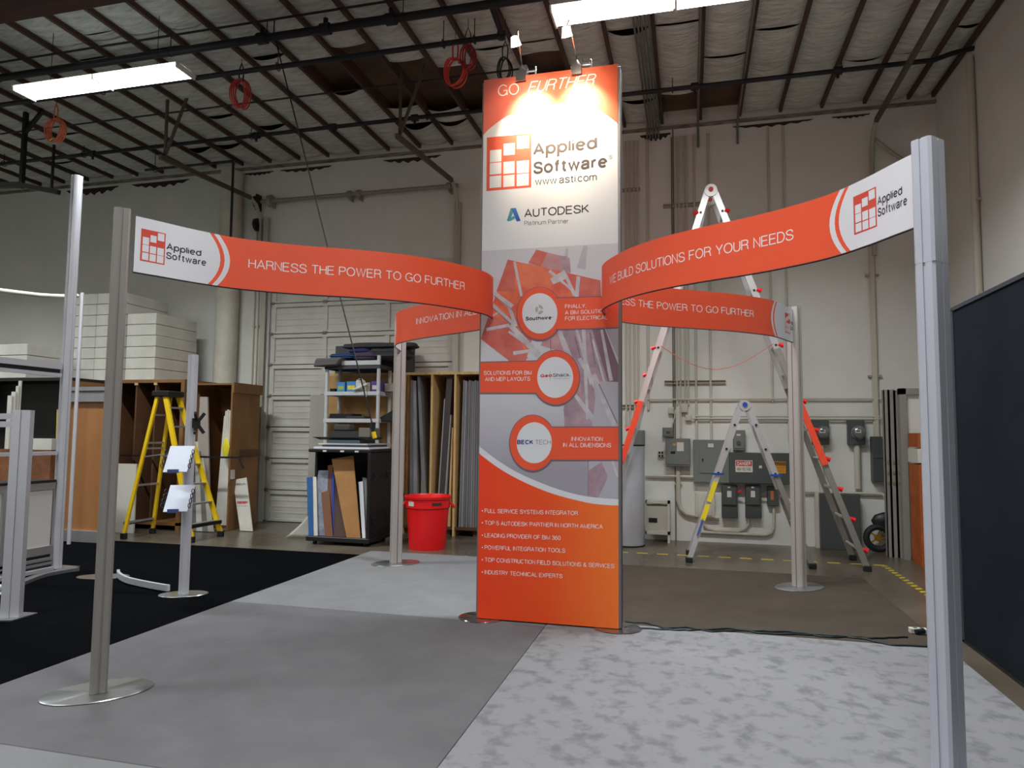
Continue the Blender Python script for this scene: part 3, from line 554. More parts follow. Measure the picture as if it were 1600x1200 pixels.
# ------------------------------------------------------------------ partition, door frames, orange cabinet, pocket bike
pt = thing('partition', 'large dark blue-grey fabric partition wall at right edge', 'partition', (2.16, 3.0, 0))
B(2.10, -1.2, .02, 2.2, 6.36, 2.66).build('fabric_panel', FELT, pt); B(2.09, 6.36, 0, 2.21, 6.42, 2.67).build('end_post', mat('dark_blue_trim', (46, 52, 62), .6), pt); B(2.09, -1.2, 2.66, 2.21, 6.42, 2.69).build('top_rail', MATS['dark_blue_trim'], pt); B(2.09, -1.2, 0, 2.21, 6.42, .02).build('bottom_rail', BLACK, pt)
DF = mat('door_frame_grey', (138, 136, 130), .6)
for k, (x0, x1, yt, yb) in enumerate(((1380, 1387.7, 609, 868), (1388.2, 1396.7, 609, 868), (1397.3, 1405.7, 610, 869), (1406.2, 1413, 606.5, 872))):
    v = 10.55-.012*k; a = ov(x0, yt, v); c = ov(x1, yb, v); ut = a[0]; wd = ov(x1, yt, v)[0]-a[0]
    t = thing('door_frame_channel', ['grey steel door frame upright, first from the left of the leaning stack', 'grey steel door frame upright, second from the left of the leaning stack', 'grey steel door frame upright, third from the left of the leaning stack', 'grey steel door frame upright, fourth from left, tallest'][k], 'door frame', (ut, v, 0), 'leaning door frames')
    b = MB(); b.box(ut, v, 0, ut+wd, v+.015, a[1]); b.box(ut, v, 0, ut+.012, v+.1, a[1]); b.box(ut+wd-.012, v, 0, ut+wd, v+.1, a[1]); b.build('channel', DF, t)
    for z in (1.02, 1.16, 1.3): B(ut+wd*.3, v-.012, z-.04, ut+wd*.75, v, z).build('hinge_plate', mat('brass_plate', (142, 126, 92), .5, .4), t)
a = ov(1405, 607, 10.4); c = ov(1441, 607, 10.4); t = thing('door_frame', 'grey metal frame around a pale door leaning behind the right post', 'door frame', ((a[0]+c[0])/2, 10.4, 0))
B(a[0], 10.4, 0, a[0]+.08, 10.5, a[1]).build('jamb', DF, t); B(a[0], 10.4, a[1]-.08, c[0]+.3, 10.5, a[1]).build('head', DF, t); B(a[0]+.08, 10.46, .02, c[0]+.3, 10.5, a[1]-.08).build('door_leaf', WALLP, t)
a = ov(1431, 676, 9.9); c = ov(1431, 880, 9.9)
t = thing('orange_crate', 'tall orange cabinet with white band mostly hidden behind right post', 'cabinet', (a[0]+.25, 10.1, 0))
OC = mat('orange_wood', (176, 88, 30), .6, noise=4, rgb2=(150, 74, 26))
B(a[0]+.02, 9.9, 0, a[0]+.5, 10.3, 1.28).build('body', OC, t); B(a[0]+.01, 9.89, 1.3, a[0]+.5, 10.3, 1.48).build('white_band', LBL, t); B(a[0]+.02, 9.9, 1.5, a[0]+.5, 10.3, 1.68).build('upper_body', OC, t)
wx, wz = ov(1371, 842, 11.0); t = thing('pocket_bike', 'small black motorbike, wheel and fairing peeking from behind the door frames', 'motorbike', (wx, 10.98, 0))
b = MB(); b.tube([(wx+.155*math.cos(a_), 10.95, .2+.155*math.sin(a_)) for a_ in np.linspace(0, 2*math.pi, 24, endpoint=False)], .045, 8, closed=True); wh = b.build('wheel', mat('rubber', (26, 26, 28), .7), t, smooth=True)
b = MB(); b.cyl((wx, 10.93, .2), (wx, 10.97, .2), .05, 12)
for k in range(5): an = 2*math.pi*k/5; b.bar((wx, 10.95, .2), (wx+.13*math.cos(an), 10.95, .2+.13*math.sin(an)), .02, .02)
b.build('rim', mat('gold_rim', (170, 120, 40), .4, .5), wh)
b = MB(); b.lathe((wx+.12, 10.97, .36), [(.03, -.02), (.14, .0), (.17, .08), (.13, .16), (.04, .2)], 14, 1.2, .45); b.bar((wx, 10.97, .2), (wx+.08, 10.97, .42), .03, .03); b.build('fairing', BLACK, t, smooth=True)
# dark flat cabinet, white cylinder, white frame cabinet
a = ov(1281, 771, 11.0); c = ov(1346, 858, 11.0)
t = thing('metal_cabinet', 'dark grey square metal cabinet standing on the wall under the meters', 'panel', ((a[0]+c[0])/2, 11.1, 0))
B(a[0], 11.0, 0, c[0], 11.17, a[1]).build('sheet', GREYBOX2, t, bevel=.005); B(a[0]-.05, 11.1, 0.0, a[0], 11.18, a[1]+.02).build('backing_board', WHITEPAINT, t)
a = ov(1007, 697, 10.5); R_ = .235; cx_ = a[0]-R_; b = MB(); b.lathe((cx_, 10.5, 0), [(R_-.005, .02), (R_, .03), (R_, a[1]), (R_-.01, a[1]+.005)], 32)
cy = b.build('rolled_carpet_tube', mat('white_wrap', (205, 208, 216), .45, noise=3, rgb2=(188, 192, 202), bump=(5, .4, .03), scale=(1, 1, .5)), smooth=True); tag(cy, 'tall white wrapped cylinder standing right behind the tower', 'cylinder')
b = MB(); b.lathe((cx_, 10.5, a[1]), [(R_-.02, .0), (R_+.004, .002), (R_+.004, .02), (R_-.02, .02)], 32); b.lathe((cx_, 10.5, 0), [(R_-.02, 0), (R_+.003, .002), (R_+.003, .02), (R_-.02, .022)], 32); b.build('black_rim', BLACK, cy, smooth=True)
a = ov(1008, 783, 10.9); c = ov(1047, 846, 10.9); t = thing('low_cabinet', 'low white open-front metal cabinet against the wall', 'cabinet', ((a[0]+c[0])/2, 11, 0))
b = MB(); b.box(a[0], 10.88, .12, a[0]+.02, 11.15, a[1]); b.box(c[0]-.035, 10.88, 0, c[0], 11.15, a[1]); b.box(a[0], 10.88, a[1]-.03, c[0], 11.15, a[1]); b.box(a[0], 10.88, .12, c[0], 11.15, .17); b.build('frame', WHITEPAINT, t); B(a[0]+.02, 10.91, .17, c[0]-.035, 11.14, a[1]-.07).build('door_panel', mat('ivory', (186, 184, 172), .6), t)
face(t, 10.91, 1013.5, 809, 1027, 816.5, BLACK, 'vent_label', .006, 0)
# ------------------------------------------------------------------ floor tape
ty = 9.85; ORD = ['first', 'second', 'third', 'fourth', 'fifth', 'sixth', 'seventh', 'eighth', 'ninth', 'tenth', 'eleventh', 'twelfth', 'thirteenth']
for k in range(13):
    x = -1.0+.27*k; o = B(x, ty-.028, 0, x+.15, ty+.028, .002).build('floor_tape', TAPEY, origin=(x, ty, 0)); tag(o, 'yellow tape dash in the row along the back wall, %s from the tower' % ORD[k], 'tape', 'tape dashes along the back wall')
for k in range(12):
    y = 9.75-.15*k; x = 2.36; b = MB(); b.hexa([(x-.035, y, 0), (x+.035, y+.04, 0), (x+.035, y+.11, 0), (x-.035, y+.07, 0), (x-.035, y, .002), (x+.035, y+.04, .002), (x+.035, y+.11, .002), (x-.035, y+.07, .002)]); o = b.build('floor_tape', TAPEY)
    tag(o, 'slanted yellow tape dash in the line beside the partition, %s from its far end' % ORD[k], 'tape', 'tape dashes beside the partition')
# ------------------------------------------------------------------ carpets
def carpet_mat(name, c1, c2, scale, lo, hi, bump=.25, c3=None):
    m = mat(name, c1, .95, noise=scale, rgb2=c2, bump=(260, bump, .004), lo=lo, hi=hi, spec=.0, detail=3)
    return m
GC = carpet_mat('taupe_carpet', (99, 98, 101), (107, 106, 109), 3, .3, .7)
MC = carpet_mat('mottled_silver_carpet', (113, 113, 117), (134, 134, 138), 7.0, .34, .5)
LC = carpet_mat('pale_grey_carpet', (118, 119, 122), (126, 127, 129), 3, .3, .7)
BC = carpet_mat('beige_grey_carpet', (74, 67, 61), (80, 73, 66), 3, .3, .7)
NC = carpet_mat('charcoal_navy_carpet', (11, 12, 14), (16, 17, 19), 40, .3, .7)
CX, CY = -1.2, 5.86
def carpet(x0, y0, x1, y1, m, label, h=.012):
    return tag(B(x0, y0, 0, x1, y1, h).build('carpet', m, bevel=.003), label, 'carpet')
carpet(-4.24, 2.93, CX, CY, GC, 'taupe grey carpet square under the front left post'); carpet(CX+.003, 2.6, 1.9, CY+.25, MC, 'mottled silver-white carpet square at front right')
carpet(-4.24, CY+.003, CX, 8.86, LC, 'pale grey carpet square behind the tower on the left'); carpet(CX+.003, CY+.253, 1.9, 8.86, BC, 'beige-grey carpet square behind the tower on the right')
carpet(-4.24, .6, CX, 2.925, LC, 'pale carpet strip at the bottom left corner'); carpet(-14.5, -1.5, -4.245, 8.55, NC, 'large charcoal navy carpet covering the left floor', .010)
FLZ = .012
# ------------------------------------------------------------------ tower
TV = 5.906; TX0, TX1, TH = -1.808, -.588, 4.86
tw = thing('banner_tower', 'tall orange and white double-sided banner tower in the centre', 'banner tower', (-1.198, TV+.06, FLZ))
b = MB(); 
for x in (TX0-.016, TX1-.05): b.box(x, TV+.004 if x > -1 else TV+.008, FLZ+.012, x+.072, TV+.135, TH-.02)
b.box(TX0+.05, TV+.008, TH-.07, TX1-.05, TV+.125, TH-.02); b.box(TX0+.05, TV+.008, .06, TX1-.05, TV+.125, .11); b.box(TX0+.05, TV+.03, 2.4, TX1-.05, TV+.1, 2.45)
b.build('frame', mat('tower_aluminium', (128, 124, 124), .4, .6), tw, bevel=.003)
b = MB()
for x in (TX1+.0205,): b.box(x, TV+.055, FLZ+.05, x+.0045, TV+.075, TH-.05)
b.build('groove', ALU_D, tw)
B(TX0, TV, FLZ+.012, TX1, TV+.008, TH).build('front_panel', WHITEP, tw); B(TX0, TV+.125, FLZ+.012, TX1-.004, TV+.131, TH).build('back_panel', ORANGE, tw)
LAY = [0]
def tpoly(pts, m, name='printed_shape', layer=1, parent=None):
    LAY[0] += 1; b = MB(); y = TV-.0004*layer-(.00002*(LAY[0] % 18) if name in ('artwork_shard', 'callout_halo', 'logo_arc') else 0)
    b.add([(lambda q: (min(max(q[0], TX0), TX1), y, min(max(q[1], FLZ+.013), TH)))(ov(px, py, TV)) for px, py in pts], [tuple(range(len(pts)))])
    return b.build(name, m, parent or tw)
def ell(cx, cy, rx, ry, n=48, a0=0, a1=2*math.pi): return [(cx+rx*math.cos(a0+(a1-a0)*k/n), cy+ry*math.sin(a0+(a1-a0)*k/n)) for k in range(n)]
TOPOR = ramp_mat('print_top_orange', 'X', [(-.61, (226, 112, 100)), (0, (226, 100, 66)), (.61, (214, 84, 44))], .5)
BOTOR = ramp_mat('print_bottom_orange', 'X', [(-.61, (240, 62, 20)), (.0, (238, 78, 20)), (.61, (246, 118, 36))], .5)
tpoly([(740, 90), (980, 80)]+_crom([(980, 203), (963, 191), (940, 175), (915, 166), (877, 162), (840, 166), (802, 178), (785, 186), (765, 201), (755, 211), (740, 226)]), TOPOR, 'orange_header')
PH_ = TX1-TX0
def ttext(body, x0, x1, yb0, yb1, cap, m, bold=0.0, italic=0.0, layer=3, parent=None, fitbox=False):
    y = TV-.0004*layer; a = ov(x0, yb0, TV); c = ov(x1, yb1, TV); tz = ov(x0, yb0-cap, TV)[1]-a[1]; tz2 = ov(x1, yb1-cap, TV)[1]-c[1]
    return lettering(body, lambda X, Y, e=0: (a[0]+(c[0]-a[0])*X, y-e, a[1]+(c[1]-a[1])*X+(tz+(tz2-tz)*X)*Y), m, parent or tw, bold, italic, fitbox=fitbox)
ttext('GO', 778, 811, 151, 147.5, 18, WHITET, .0); ttext('FURTHER', 824, 933, 146, 132.5, 18, WHITET, .0, .3)
LOGO_SQ = [(.072, .33, .245, .47), (.072, .33, .485, .70), (.072, .33, .73, .95), (.376, .627, .149, .366), (.376, .627, .487, .71), (.376, .627, .738, .955), (.674, .946, .033, .27), (.674, .946, .494, .723), (.674, .946, .738, .96)]
LG = mat('print_logo_orange', (224, 88, 66), .5)
def tlogo():
    def q(x, y): 
        t0, t1, b0, b1 = (760.8, 215), (830.5, 208.2), (760, 298.7), (830, 292.5)
        tx = t0[0]+(t1[0]-t0[0])*x, t0[1]+(t1[1]-t0[1])*x; bx_ = b0[0]+(b1[0]-b0[0])*x, b0[1]+(b1[1]-b0[1])*x
        return (tx[0]+(bx_[0]-tx[0])*y, tx[1]+(bx_[1]-tx[1])*y)
    lo = tpoly([q(0, 0), q(1, 0), q(1, 1), q(0, 1)], LG, 'logo', 2)
    for (xa, xb, ya, yb) in LOGO_SQ: tpoly([q(xa, ya), q(xb, ya), q(xb, yb), q(xa, yb)], WHITEP, 'logo_square', 3, lo)
tlogo()
DK = mat('print_charcoal', (66, 54, 56), .5)
ttext('Applied', 832.5, 933, 243.5, 232.5, 19.5, DK, .022); ttext('Software', 833, 949, 272.5, 261.5, 19.5, DK, .022); ttext('www.asti.com', 836, 932.5, 289.5, 282, 11.5, DK, .004)
ttext('®', 950.5, 957, 249, 248, 7, GREYP, fitbox=True); ttext('AUTODESK', 819, 920.5, 340, 332, 13, BLACKP, .006); ttext('Platinum Partner', 819, 888.5, 352.3, 348.7, 7, GREYP)
am = tpoly([(792, 345), (798, 325.5), (804, 325), (797, 345)], ramp_mat('print_green_blue', 'Z', [(3.5, (40, 120, 170)), (3.75, (130, 180, 70))], .5), 'logo', 2)
tpoly([(798, 325.5), (806, 325), (813.5, 345), (807.5, 346), (801, 331)], ramp_mat('print_blue', 'Z', [(3.5, (40, 60, 170)), (3.75, (60, 150, 200))], .5), 'logo_stroke', 3, am); tpoly([(792, 345), (803, 337), (805, 341), (796, 345.5)], mat('print_teal', (60, 150, 160), .5), 'logo_stroke', 4, am)
# artwork
ARTBG = ramp_mat('print_art_background', 'Z', [(1.3, (158, 152, 166)), (1.9, (196, 194, 204)), (2.6, (208, 206, 214)), (3.3, (196, 192, 202))], .5)
tpoly([(740, 393), (980, 379), (980, 800), (740, 800)], ARTBG, 'artwork_background')
C1 = mat('print_shard_orange', (214, 84, 66), .5, noise=5, rgb2=(228, 124, 88)); C2 = mat('print_shard_coral', (206, 112, 100), .5, noise=6, rgb2=(196, 86, 76)); C3 = mat('print_shard_pink', (198, 150, 154), .5, noise=6, rgb2=(176, 122, 128))
C4 = mat('print_shard_mauve', (176, 148, 160), .5, noise=7, rgb2=(150, 122, 138)); C5 = mat('print_shard_white', (206, 200, 208), .5, noise=8, rgb2=(178, 170, 180)); C6 = mat('print_shard_dark', (128, 96, 112), .5); C7 = mat('print_shard_grey', (176, 172, 184), .5)
art = tpoly([(826, 410), (838, 390), (890, 403), (892, 425), (880, 445), (826, 425)], C3, 'artwork', 2)
def A(pts, m, l=3): return tpoly(pts, m, 'artwork_shard', l, art)
def stroke(x0, y0, x1, y1, w0, w1, m, l):
    d = math.hypot(x1-x0, y1-y0); nx, ny = -(y1-y0)/d, (x1-x0)/d; A([(x0+nx*w0/2, y0+ny*w0/2), (x1+nx*w1/2, y1+ny*w1/2), (x1-nx*w1/2, y1-ny*w1/2), (x0-nx*w0/2, y0-ny*w0/2)], m, l)
A([(826, 410), (838, 390), (855, 395), (845, 417)], C2, 3); A([(875, 400), (886, 400), (890, 425), (882, 430)], C4, 3)
stroke(915, 384, 908, 420, 6, 14, C7, 2); stroke(886, 388, 882, 430, 4, 8, C7, 2)
A([(793.5, 405.5), (938, 438), (939, 466), (880, 470), (840, 500), (820, 570), (797, 565), (751.5, 530), (764, 492)], C1, 4)
A([(751.5, 529), (764, 492), (800, 505), (825, 560), (797, 565)], C2, 5); A([(793.5, 405.5), (804, 408), (806, 455), (776, 455)], C2, 5)
A([(885, 428), (938, 438), (939, 466), (908, 466)], C2, 5)
stroke(804, 409, 815, 463, 4, 4, C5, 6); stroke(858, 423, 902, 460, 5, 3, C5, 6); stroke(904, 432, 901, 464, 6, 6, C5, 6); stroke(884, 430, 898, 462, 5, 5, C5, 6); stroke(862, 440, 885, 428, 10, 14, C5, 6)
stroke(772, 458, 800, 480, 7, 9, C5, 6); stroke(769, 476, 802, 506, 6, 5, C5, 6); stroke(764, 497, 779, 488, 3, 3, C5, 6); stroke(760, 515, 796, 508, 5, 5, C5, 6); stroke(796, 480, 806, 510, 5, 6, C5, 6)
stroke(797, 508, 842, 555, 8, 10, C5, 7); stroke(802, 552, 842, 546, 6, 4, C5, 7); stroke(795, 518, 822, 537, 4, 4, C5, 7); stroke(772, 462, 805, 488, 1, 1, C6, 7); stroke(770, 481, 800, 508, 1, 1, C6, 7); stroke(820, 530, 828, 540, 4, 6, C6, 7)
A([(860, 500), (915, 512), (960, 560), (966, 600), (966, 668), (885, 668), (880, 640), (905, 600), (880, 550), (845, 540)], C3, 4)
A([(885, 512), (925, 514), (955, 560), (966, 598), (940, 595), (915, 560)], C4, 5); A([(880, 512), (900, 512), (935, 600), (940, 668), (905, 668), (908, 600)], C4, 5)
A([(925, 514), (945, 514), (966, 570), (966, 597), (950, 596)], C6, 5); A([(946, 514), (966, 512), (966, 560)], C7, 5)
for (x0, y0, x1, y1, w0, w1, m_) in ((872, 512, 890, 560, 7, 9, C5), (900, 512, 925, 600, 4, 7, C5), (912, 514, 918, 655, 6, 4, C5), (905, 560, 962, 660, 6, 7, C5), (926, 530, 960, 655, 3, 5, C5), (940, 515, 955, 595, 4, 6, C5), (895, 612, 935, 666, 5, 9, C5), (930, 590, 940, 665, 7, 10, C7), (880, 520, 915, 590, 3, 3, C4), (934, 570, 964, 664, 1.2, 1.2, C6), (898, 525, 912, 580, 1.5, 1, C6), (922, 520, 930, 570, 2, 1, C6), (860, 530, 861, 548, 1, 1, C6)):
    stroke(x0, y0, x1, y1, w0, w1, m_, 6)
A([(933, 596), (966, 597), (966, 668), (925, 668)], C7, 7); stroke(928, 585, 960, 667, 7, 8, C5, 8); stroke(936, 600, 965, 662, 1.3, 1.3, C6, 9)
A([(881, 628), (896, 615), (912, 640), (905, 668), (882, 668)], C4, 6)
A([(918, 718), (966, 718), (966, 780), (918, 776)], C7, 5); A([(920, 735), (940, 722), (950, 745), (935, 778), (919, 776)], C4, 6); stroke(919, 715, 919, 775, 1, 1, C6, 6); stroke(955, 715, 966, 745, 4, 5, C5, 6)
# white swoosh and lower orange field
tpoly(_crom([(740, 690), (751, 699), (777.5, 719), (807.5, 737.5), (848, 755.5), (882.5, 767.5), (920, 776), (980, 781)])+[(980, 800), (740, 800)], WHITEP, 'white_swoosh', 10)
tpoly(_crom([(740, 703), (751, 710.5), (777.5, 730), (804.5, 746), (837.5, 761.5), (869, 773), (905, 782.5), (935, 788), (980, 790.5)])+[(980, 1000), (740, 1000)], BOTOR, 'orange_field', 11)
HALO = mat('print_halo', (120, 92, 104), .5)
def callout(cx, cy, rx, ry, bar, irx, iry, icx):
    tpoly(ell(cx, cy+1, rx+1.6, ry+2), HALO, 'callout_halo', 12); (x0, y0), (x1, y1), (x2, y2), (x3, y3) = bar
    tpoly([(x0, y0-1.6), (x1, y1-1.6), (x2, y2+2), (x3, y3+2)], HALO, 'callout_halo', 12.3)
    c = tpoly(ell(cx, cy, rx, ry), ORANGE, 'callout', 13); tpoly(bar, ORANGE, 'callout_bar', 13.5, c); tpoly(ell(icx, cy, irx, iry), WHITEP, 'callout_disc', 14.5, c); return c
callout(843.5, 489.8, 35, 40.5, [(868, 466.3), (980, 463), (980, 510.8), (868, 514.3)], 27.5, 31.5, 843.6)
callout(868.5, 589.8, 36.5, 42, [(740, 567), (842, 564.6), (842, 613.5), (740, 613.5)], 28, 32, 867.7)
callout(832.5, 691.8, 35.5, 43, [(862, 668), (980, 668), (980, 718.3), (862, 718)], 27.5, 32, 835)
ttext('FINALLY,', 883, 916, 482, 481, 6.2, WHITET, .006, layer=15); ttext('A BIM SOLUTION', 883, 947.5, 491.7, 489, 6.2, WHITET, .006, layer=15); ttext('FOR ELECTRICAL', 883, 949.5, 501, 499, 6.2, WHITET, .006, layer=15)
ttext('SOLUTIONS FOR BIM', 756, 831, 586, 585.5, 6.4, WHITET, .006, layer=15); ttext('AND MEP LAYOUTS', 758, 828.5, 595.8, 595, 6.4, WHITET, .006, layer=15)
ttext('INNOVATION', 893, 942, 689, 689.3, 6.6, WHITET, .006, layer=15); ttext('IN ALL DIMENSIONS', 880, 955, 698.5, 699, 6.6, WHITET, .006, layer=15)
ttext('Southwire', 821.5, 862, 501.3, 499.3, 6.0, BLACKP, .03, layer=16); ttext('®', 863, 865.5, 497, 496.7, 2.5, GREYP, layer=16, fitbox=True)
for k in range(5):   # concentric arc mark
    n = 10; a0 = .4+.5*k; rr_ = 3.2+1.15*k; 
    for a0 in (.3, 2.4, 4.5):
        pts = [(843+rr_*.85*math.cos(a0+1.6*j/n), 484+rr_*math.sin(a0+1.6*j/n)) for j in range(n+1)]+[(843+(rr_+.55)*.85*math.cos(a0+1.6*j/n), 484+(rr_+.55)*math.sin(a0+1.6*j/n)) for j in range(n, -1, -1)]
        tpoly(pts, mat('print_olive', (140, 132, 104), .5), 'logo_arc', 16) if k < 4 else None
ttext('Geo', 844.8, 863, 590, 589, 5.2, REDP, .03, layer=16); ttext('Shack', 864, 890, 589, 588.3, 5.4, BLACKP, .01, layer=16); ttext('SOUTHERN CALIFORNIA', 866, 890, 592.5, 592, 1.5, GREYP, layer=16); tpoly([(842, 588), (893.5, 587.6), (893.5, 588), (842, 588.4)], GREYP, 'logo_line', 15.5); tpoly([(859.7, 580), (860.1, 580), (860.1, 595), (859.7, 595)], GREYP, 'logo_line', 15.5)
ttext('BECK', 808.2, 833.5, 694.3, 694.3, 7, BLUEP, .03, layer=16); ttext('TECH', 836.5, 861, 694.4, 694.4, 7, GREYP, .0, layer=16)
for body, x1, yl, yr in (('FULL SERVICE SYSTEMS INTEGRATOR', 903, 801.2, 805), ('TOP 5 AUTODESK PARTNER IN NORTH AMERICA', 942, 820, 826), ('LEADING PROVIDER OF BIM 360', 876, 839.3, 843.7), ('POWERFUL INTEGRATION TOOLS', 883.5, 858.3, 863.5), ('TOP CONSTRUCTION FIELD SOLUTIONS & SERVICES', 960, 877.5, 887.7), ('INDUSTRY TECHNICAL EXPERTS', 879, 896.8, 903.4)):
    ttext(body, 757.5, x1, yl, yr, 6.6, WHITET, .004, layer=15); tpoly(ell(754, yl-3.2, 1, 1.1, 10), WHITET, 'bullet', 15)
# base discs
for (cx_, cy_) in ((TX0+.02, TV+.06), (TX1-.02, TV+.06)):
    b = MB(); b.lathe((cx_, cy_, FLZ), [(.2, 0), (.205, .004), (.2, .008), (.001, .0085)], 40, 1, .9); b.build('base_disc', mat('mirror_steel', (150, 146, 146), .12, .9), tw, smooth=True)
# halogen arm lights
def arm_light(base_px, head_px, label):
    bx_, bz = ov(*base_px, TV+.06); hx, hz = ov(*head_px, 5.45)
    base = Vector((bx_, TV+.05, TH)); head = Vector((hx, 5.45, hz)); t = thing('arm_light', label, 'spotlight', base, 'tower spotlights')
    b = MB(); b.box(bx_-.05, TV-.004, TH, bx_+.05, TV+.1, TH+.02); b.box(bx_-.045, TV-.03, TH-.06, bx_+.045, TV-.02, TH+.03); b.box(bx_-.02, TV+.0, TH+.02, bx_+.05, TV+.09, TH+.10); b.cyl((bx_+.02, TV+.05, TH+.06), (bx_+.12, TV+.05, TH+.06), .012, 8); b.cyl((bx_-.06, TV+.05, TH+.05), (bx_-.02, TV+.05, TH+.05), .02, 8); b.cyl((bx_+.12, TV+.05, TH+.02), (bx_+.12, TV+.05, TH+.1), .008, 8); b.build('clamp', CHROME, t, bevel=.002)
    elbow = head+Vector((.015, .03, .12))
    b = MB(); b.tube([base+Vector((0, -.02, .08)), elbow, head+Vector((0, 0, .05))], .006, 6); b.build('arm', CHROME, t, smooth=True)
    ax = (Vector((hx+.1, TV, 4.3))-head).normalized()
    ax = Vector((0.08, .56, -.66)).normalized(); h = MB(); x = ax.cross(Vector((1, 0, 0))).normalized(); y = ax.cross(x); n = 16; prof = [(.012, -.045), (.028, -.04), (.045, .03), (.048, .035)]
    vs = [head+ax*z+(x*math.cos(2*math.pi*k/n)+y*math.sin(2*math.pi*k/n))*r for r, z in prof for k in range(n)]
    h.add(vs, [(i*n+k, i*n+(k+1) % n, (i+1)*n+(k+1) % n, (i+1)*n+k) for i in range(3) for k in range(n)]+[tuple(range(n))]); h.build('lamp_head', mat('glowing_lamp_head', (255, 240, 236), .4, emit=((255, 214, 214), 5)), t, smooth=True)  # glow put into the head for leaking lamp light and glare
    h = MB(); h.tube([head+ax*(-.02), head+ax*.025], [.02, .036], 12); h.build('bulb', mat('halogen_bulb', (255, 246, 220), .3, emit=((255, 225, 200), 40)), t, smooth=True)
    l = bpy.data.lights.new('halogen', 'SPOT'); l.energy = 16; l.color = (1, .80, .52); l.spot_size = math.radians(120); l.spot_blend = .9; l.shadow_soft_size = .02
    lo = bpy.data.objects.new('halogen', l); lo.location = head+ax*.06; lo.rotation_euler = ax.to_track_quat('-Z', 'Y').to_euler(); COL.objects.link(lo)
    l = bpy.data.lights.new('halogen', 'SPOT'); l.energy = 200; l.color = (1, .84, .58); l.spot_size = math.radians(62); l.spot_blend = 1; l.shadow_soft_size = .02
    lo = bpy.data.objects.new('halogen', l); lo.location = head+ax*.06; lo.rotation_euler = ax.to_track_quat('-Z', 'Y').to_euler(); COL.objects.link(lo)
arm_light((817, 100), (805, 65), 'glowing halogen arm light on the tower top, left one'); arm_light((903, 94), (885, 50), 'glowing halogen arm light on the tower top, right one')
# ------------------------------------------------------------------ posts
VC = 5.869; UC = -1.215; PHH = 3.04
def post(su, sv, label, light):
    x, y = UC+su*2.33, VC+sv*2.234; t = thing('ribbon_post', label, 'post', (x, y, FLZ), 'corner posts')
    ang = math.atan2(sv*1, su*1)+math.pi/2   # face looks towards the tower diagonal
    ca, sa = math.cos(ang), math.sin(ang)
    def P(a, b_): return (x+a*ca-b_*sa, y+a*sa+b_*ca)
    w_, d_ = .067, .048; ch = .012; g = .004
    m_ = light
    for sgn in (-1, 1):
        prof = [(g, -d_), (w_-ch, -d_), (w_, -d_+ch), (w_, -.006), (w_-.008, -.006), (w_-.008, .006), (w_, .006), (w_, d_-ch), (w_-ch, d_), (g, d_)]
        if sgn < 0: prof = [(-a, b_) for a, b_ in prof][::-1]
        b = MB(); b.prism([P(a, b_) for a, b_ in prof], FLZ+.012, PHH); b.build('profile', m_, t)
    b = MB(); b.prism([P(a, b_) for a, b_ in ((-g, -d_+.006), (g, -d_+.006), (g, d_-.006), (-g, d_-.006))], FLZ+.012, PHH-.002); b.build('groove', ALU_D, t)
    if su > 0 and sv < 0: b = MB(); b.prism([P(a, b_) for a, b_ in ((-w_-.0004, -d_-.0004), (w_+.0004, -d_-.0004), (w_+.0004, d_+.0004), (-w_-.0004, d_+.0004))], 2.44, 2.4415); b.build('splice_line', ALU, t)
    b = MB(); b.lathe((x, y, FLZ), [(.25, 0), (.256, .005), (.25, .010), (.001, .0105)], 44, 1.2, .78, .75); b.build('base_plate', STEEL, t, smooth=True)
    return t
post(-1, -1, 'aluminium ribbon post at front left on the taupe carpet', mat('alu_front_shaded', (138, 133, 130), .5, .3)); post(1, -1, 'tall bright aluminium ribbon post at front right, closest to the viewer', mat('alu_front_lit', (186, 188, 200), .5, .2)); post(-1, 1, 'aluminium ribbon post at back left on the pale carpet', mat('alu_back', (176, 170, 167), .5, .3)); post(1, 1, 'aluminium ribbon post at back right in front of the ladders', MATS['alu_back'])  # same posts; the light on each is put into its aluminium tone
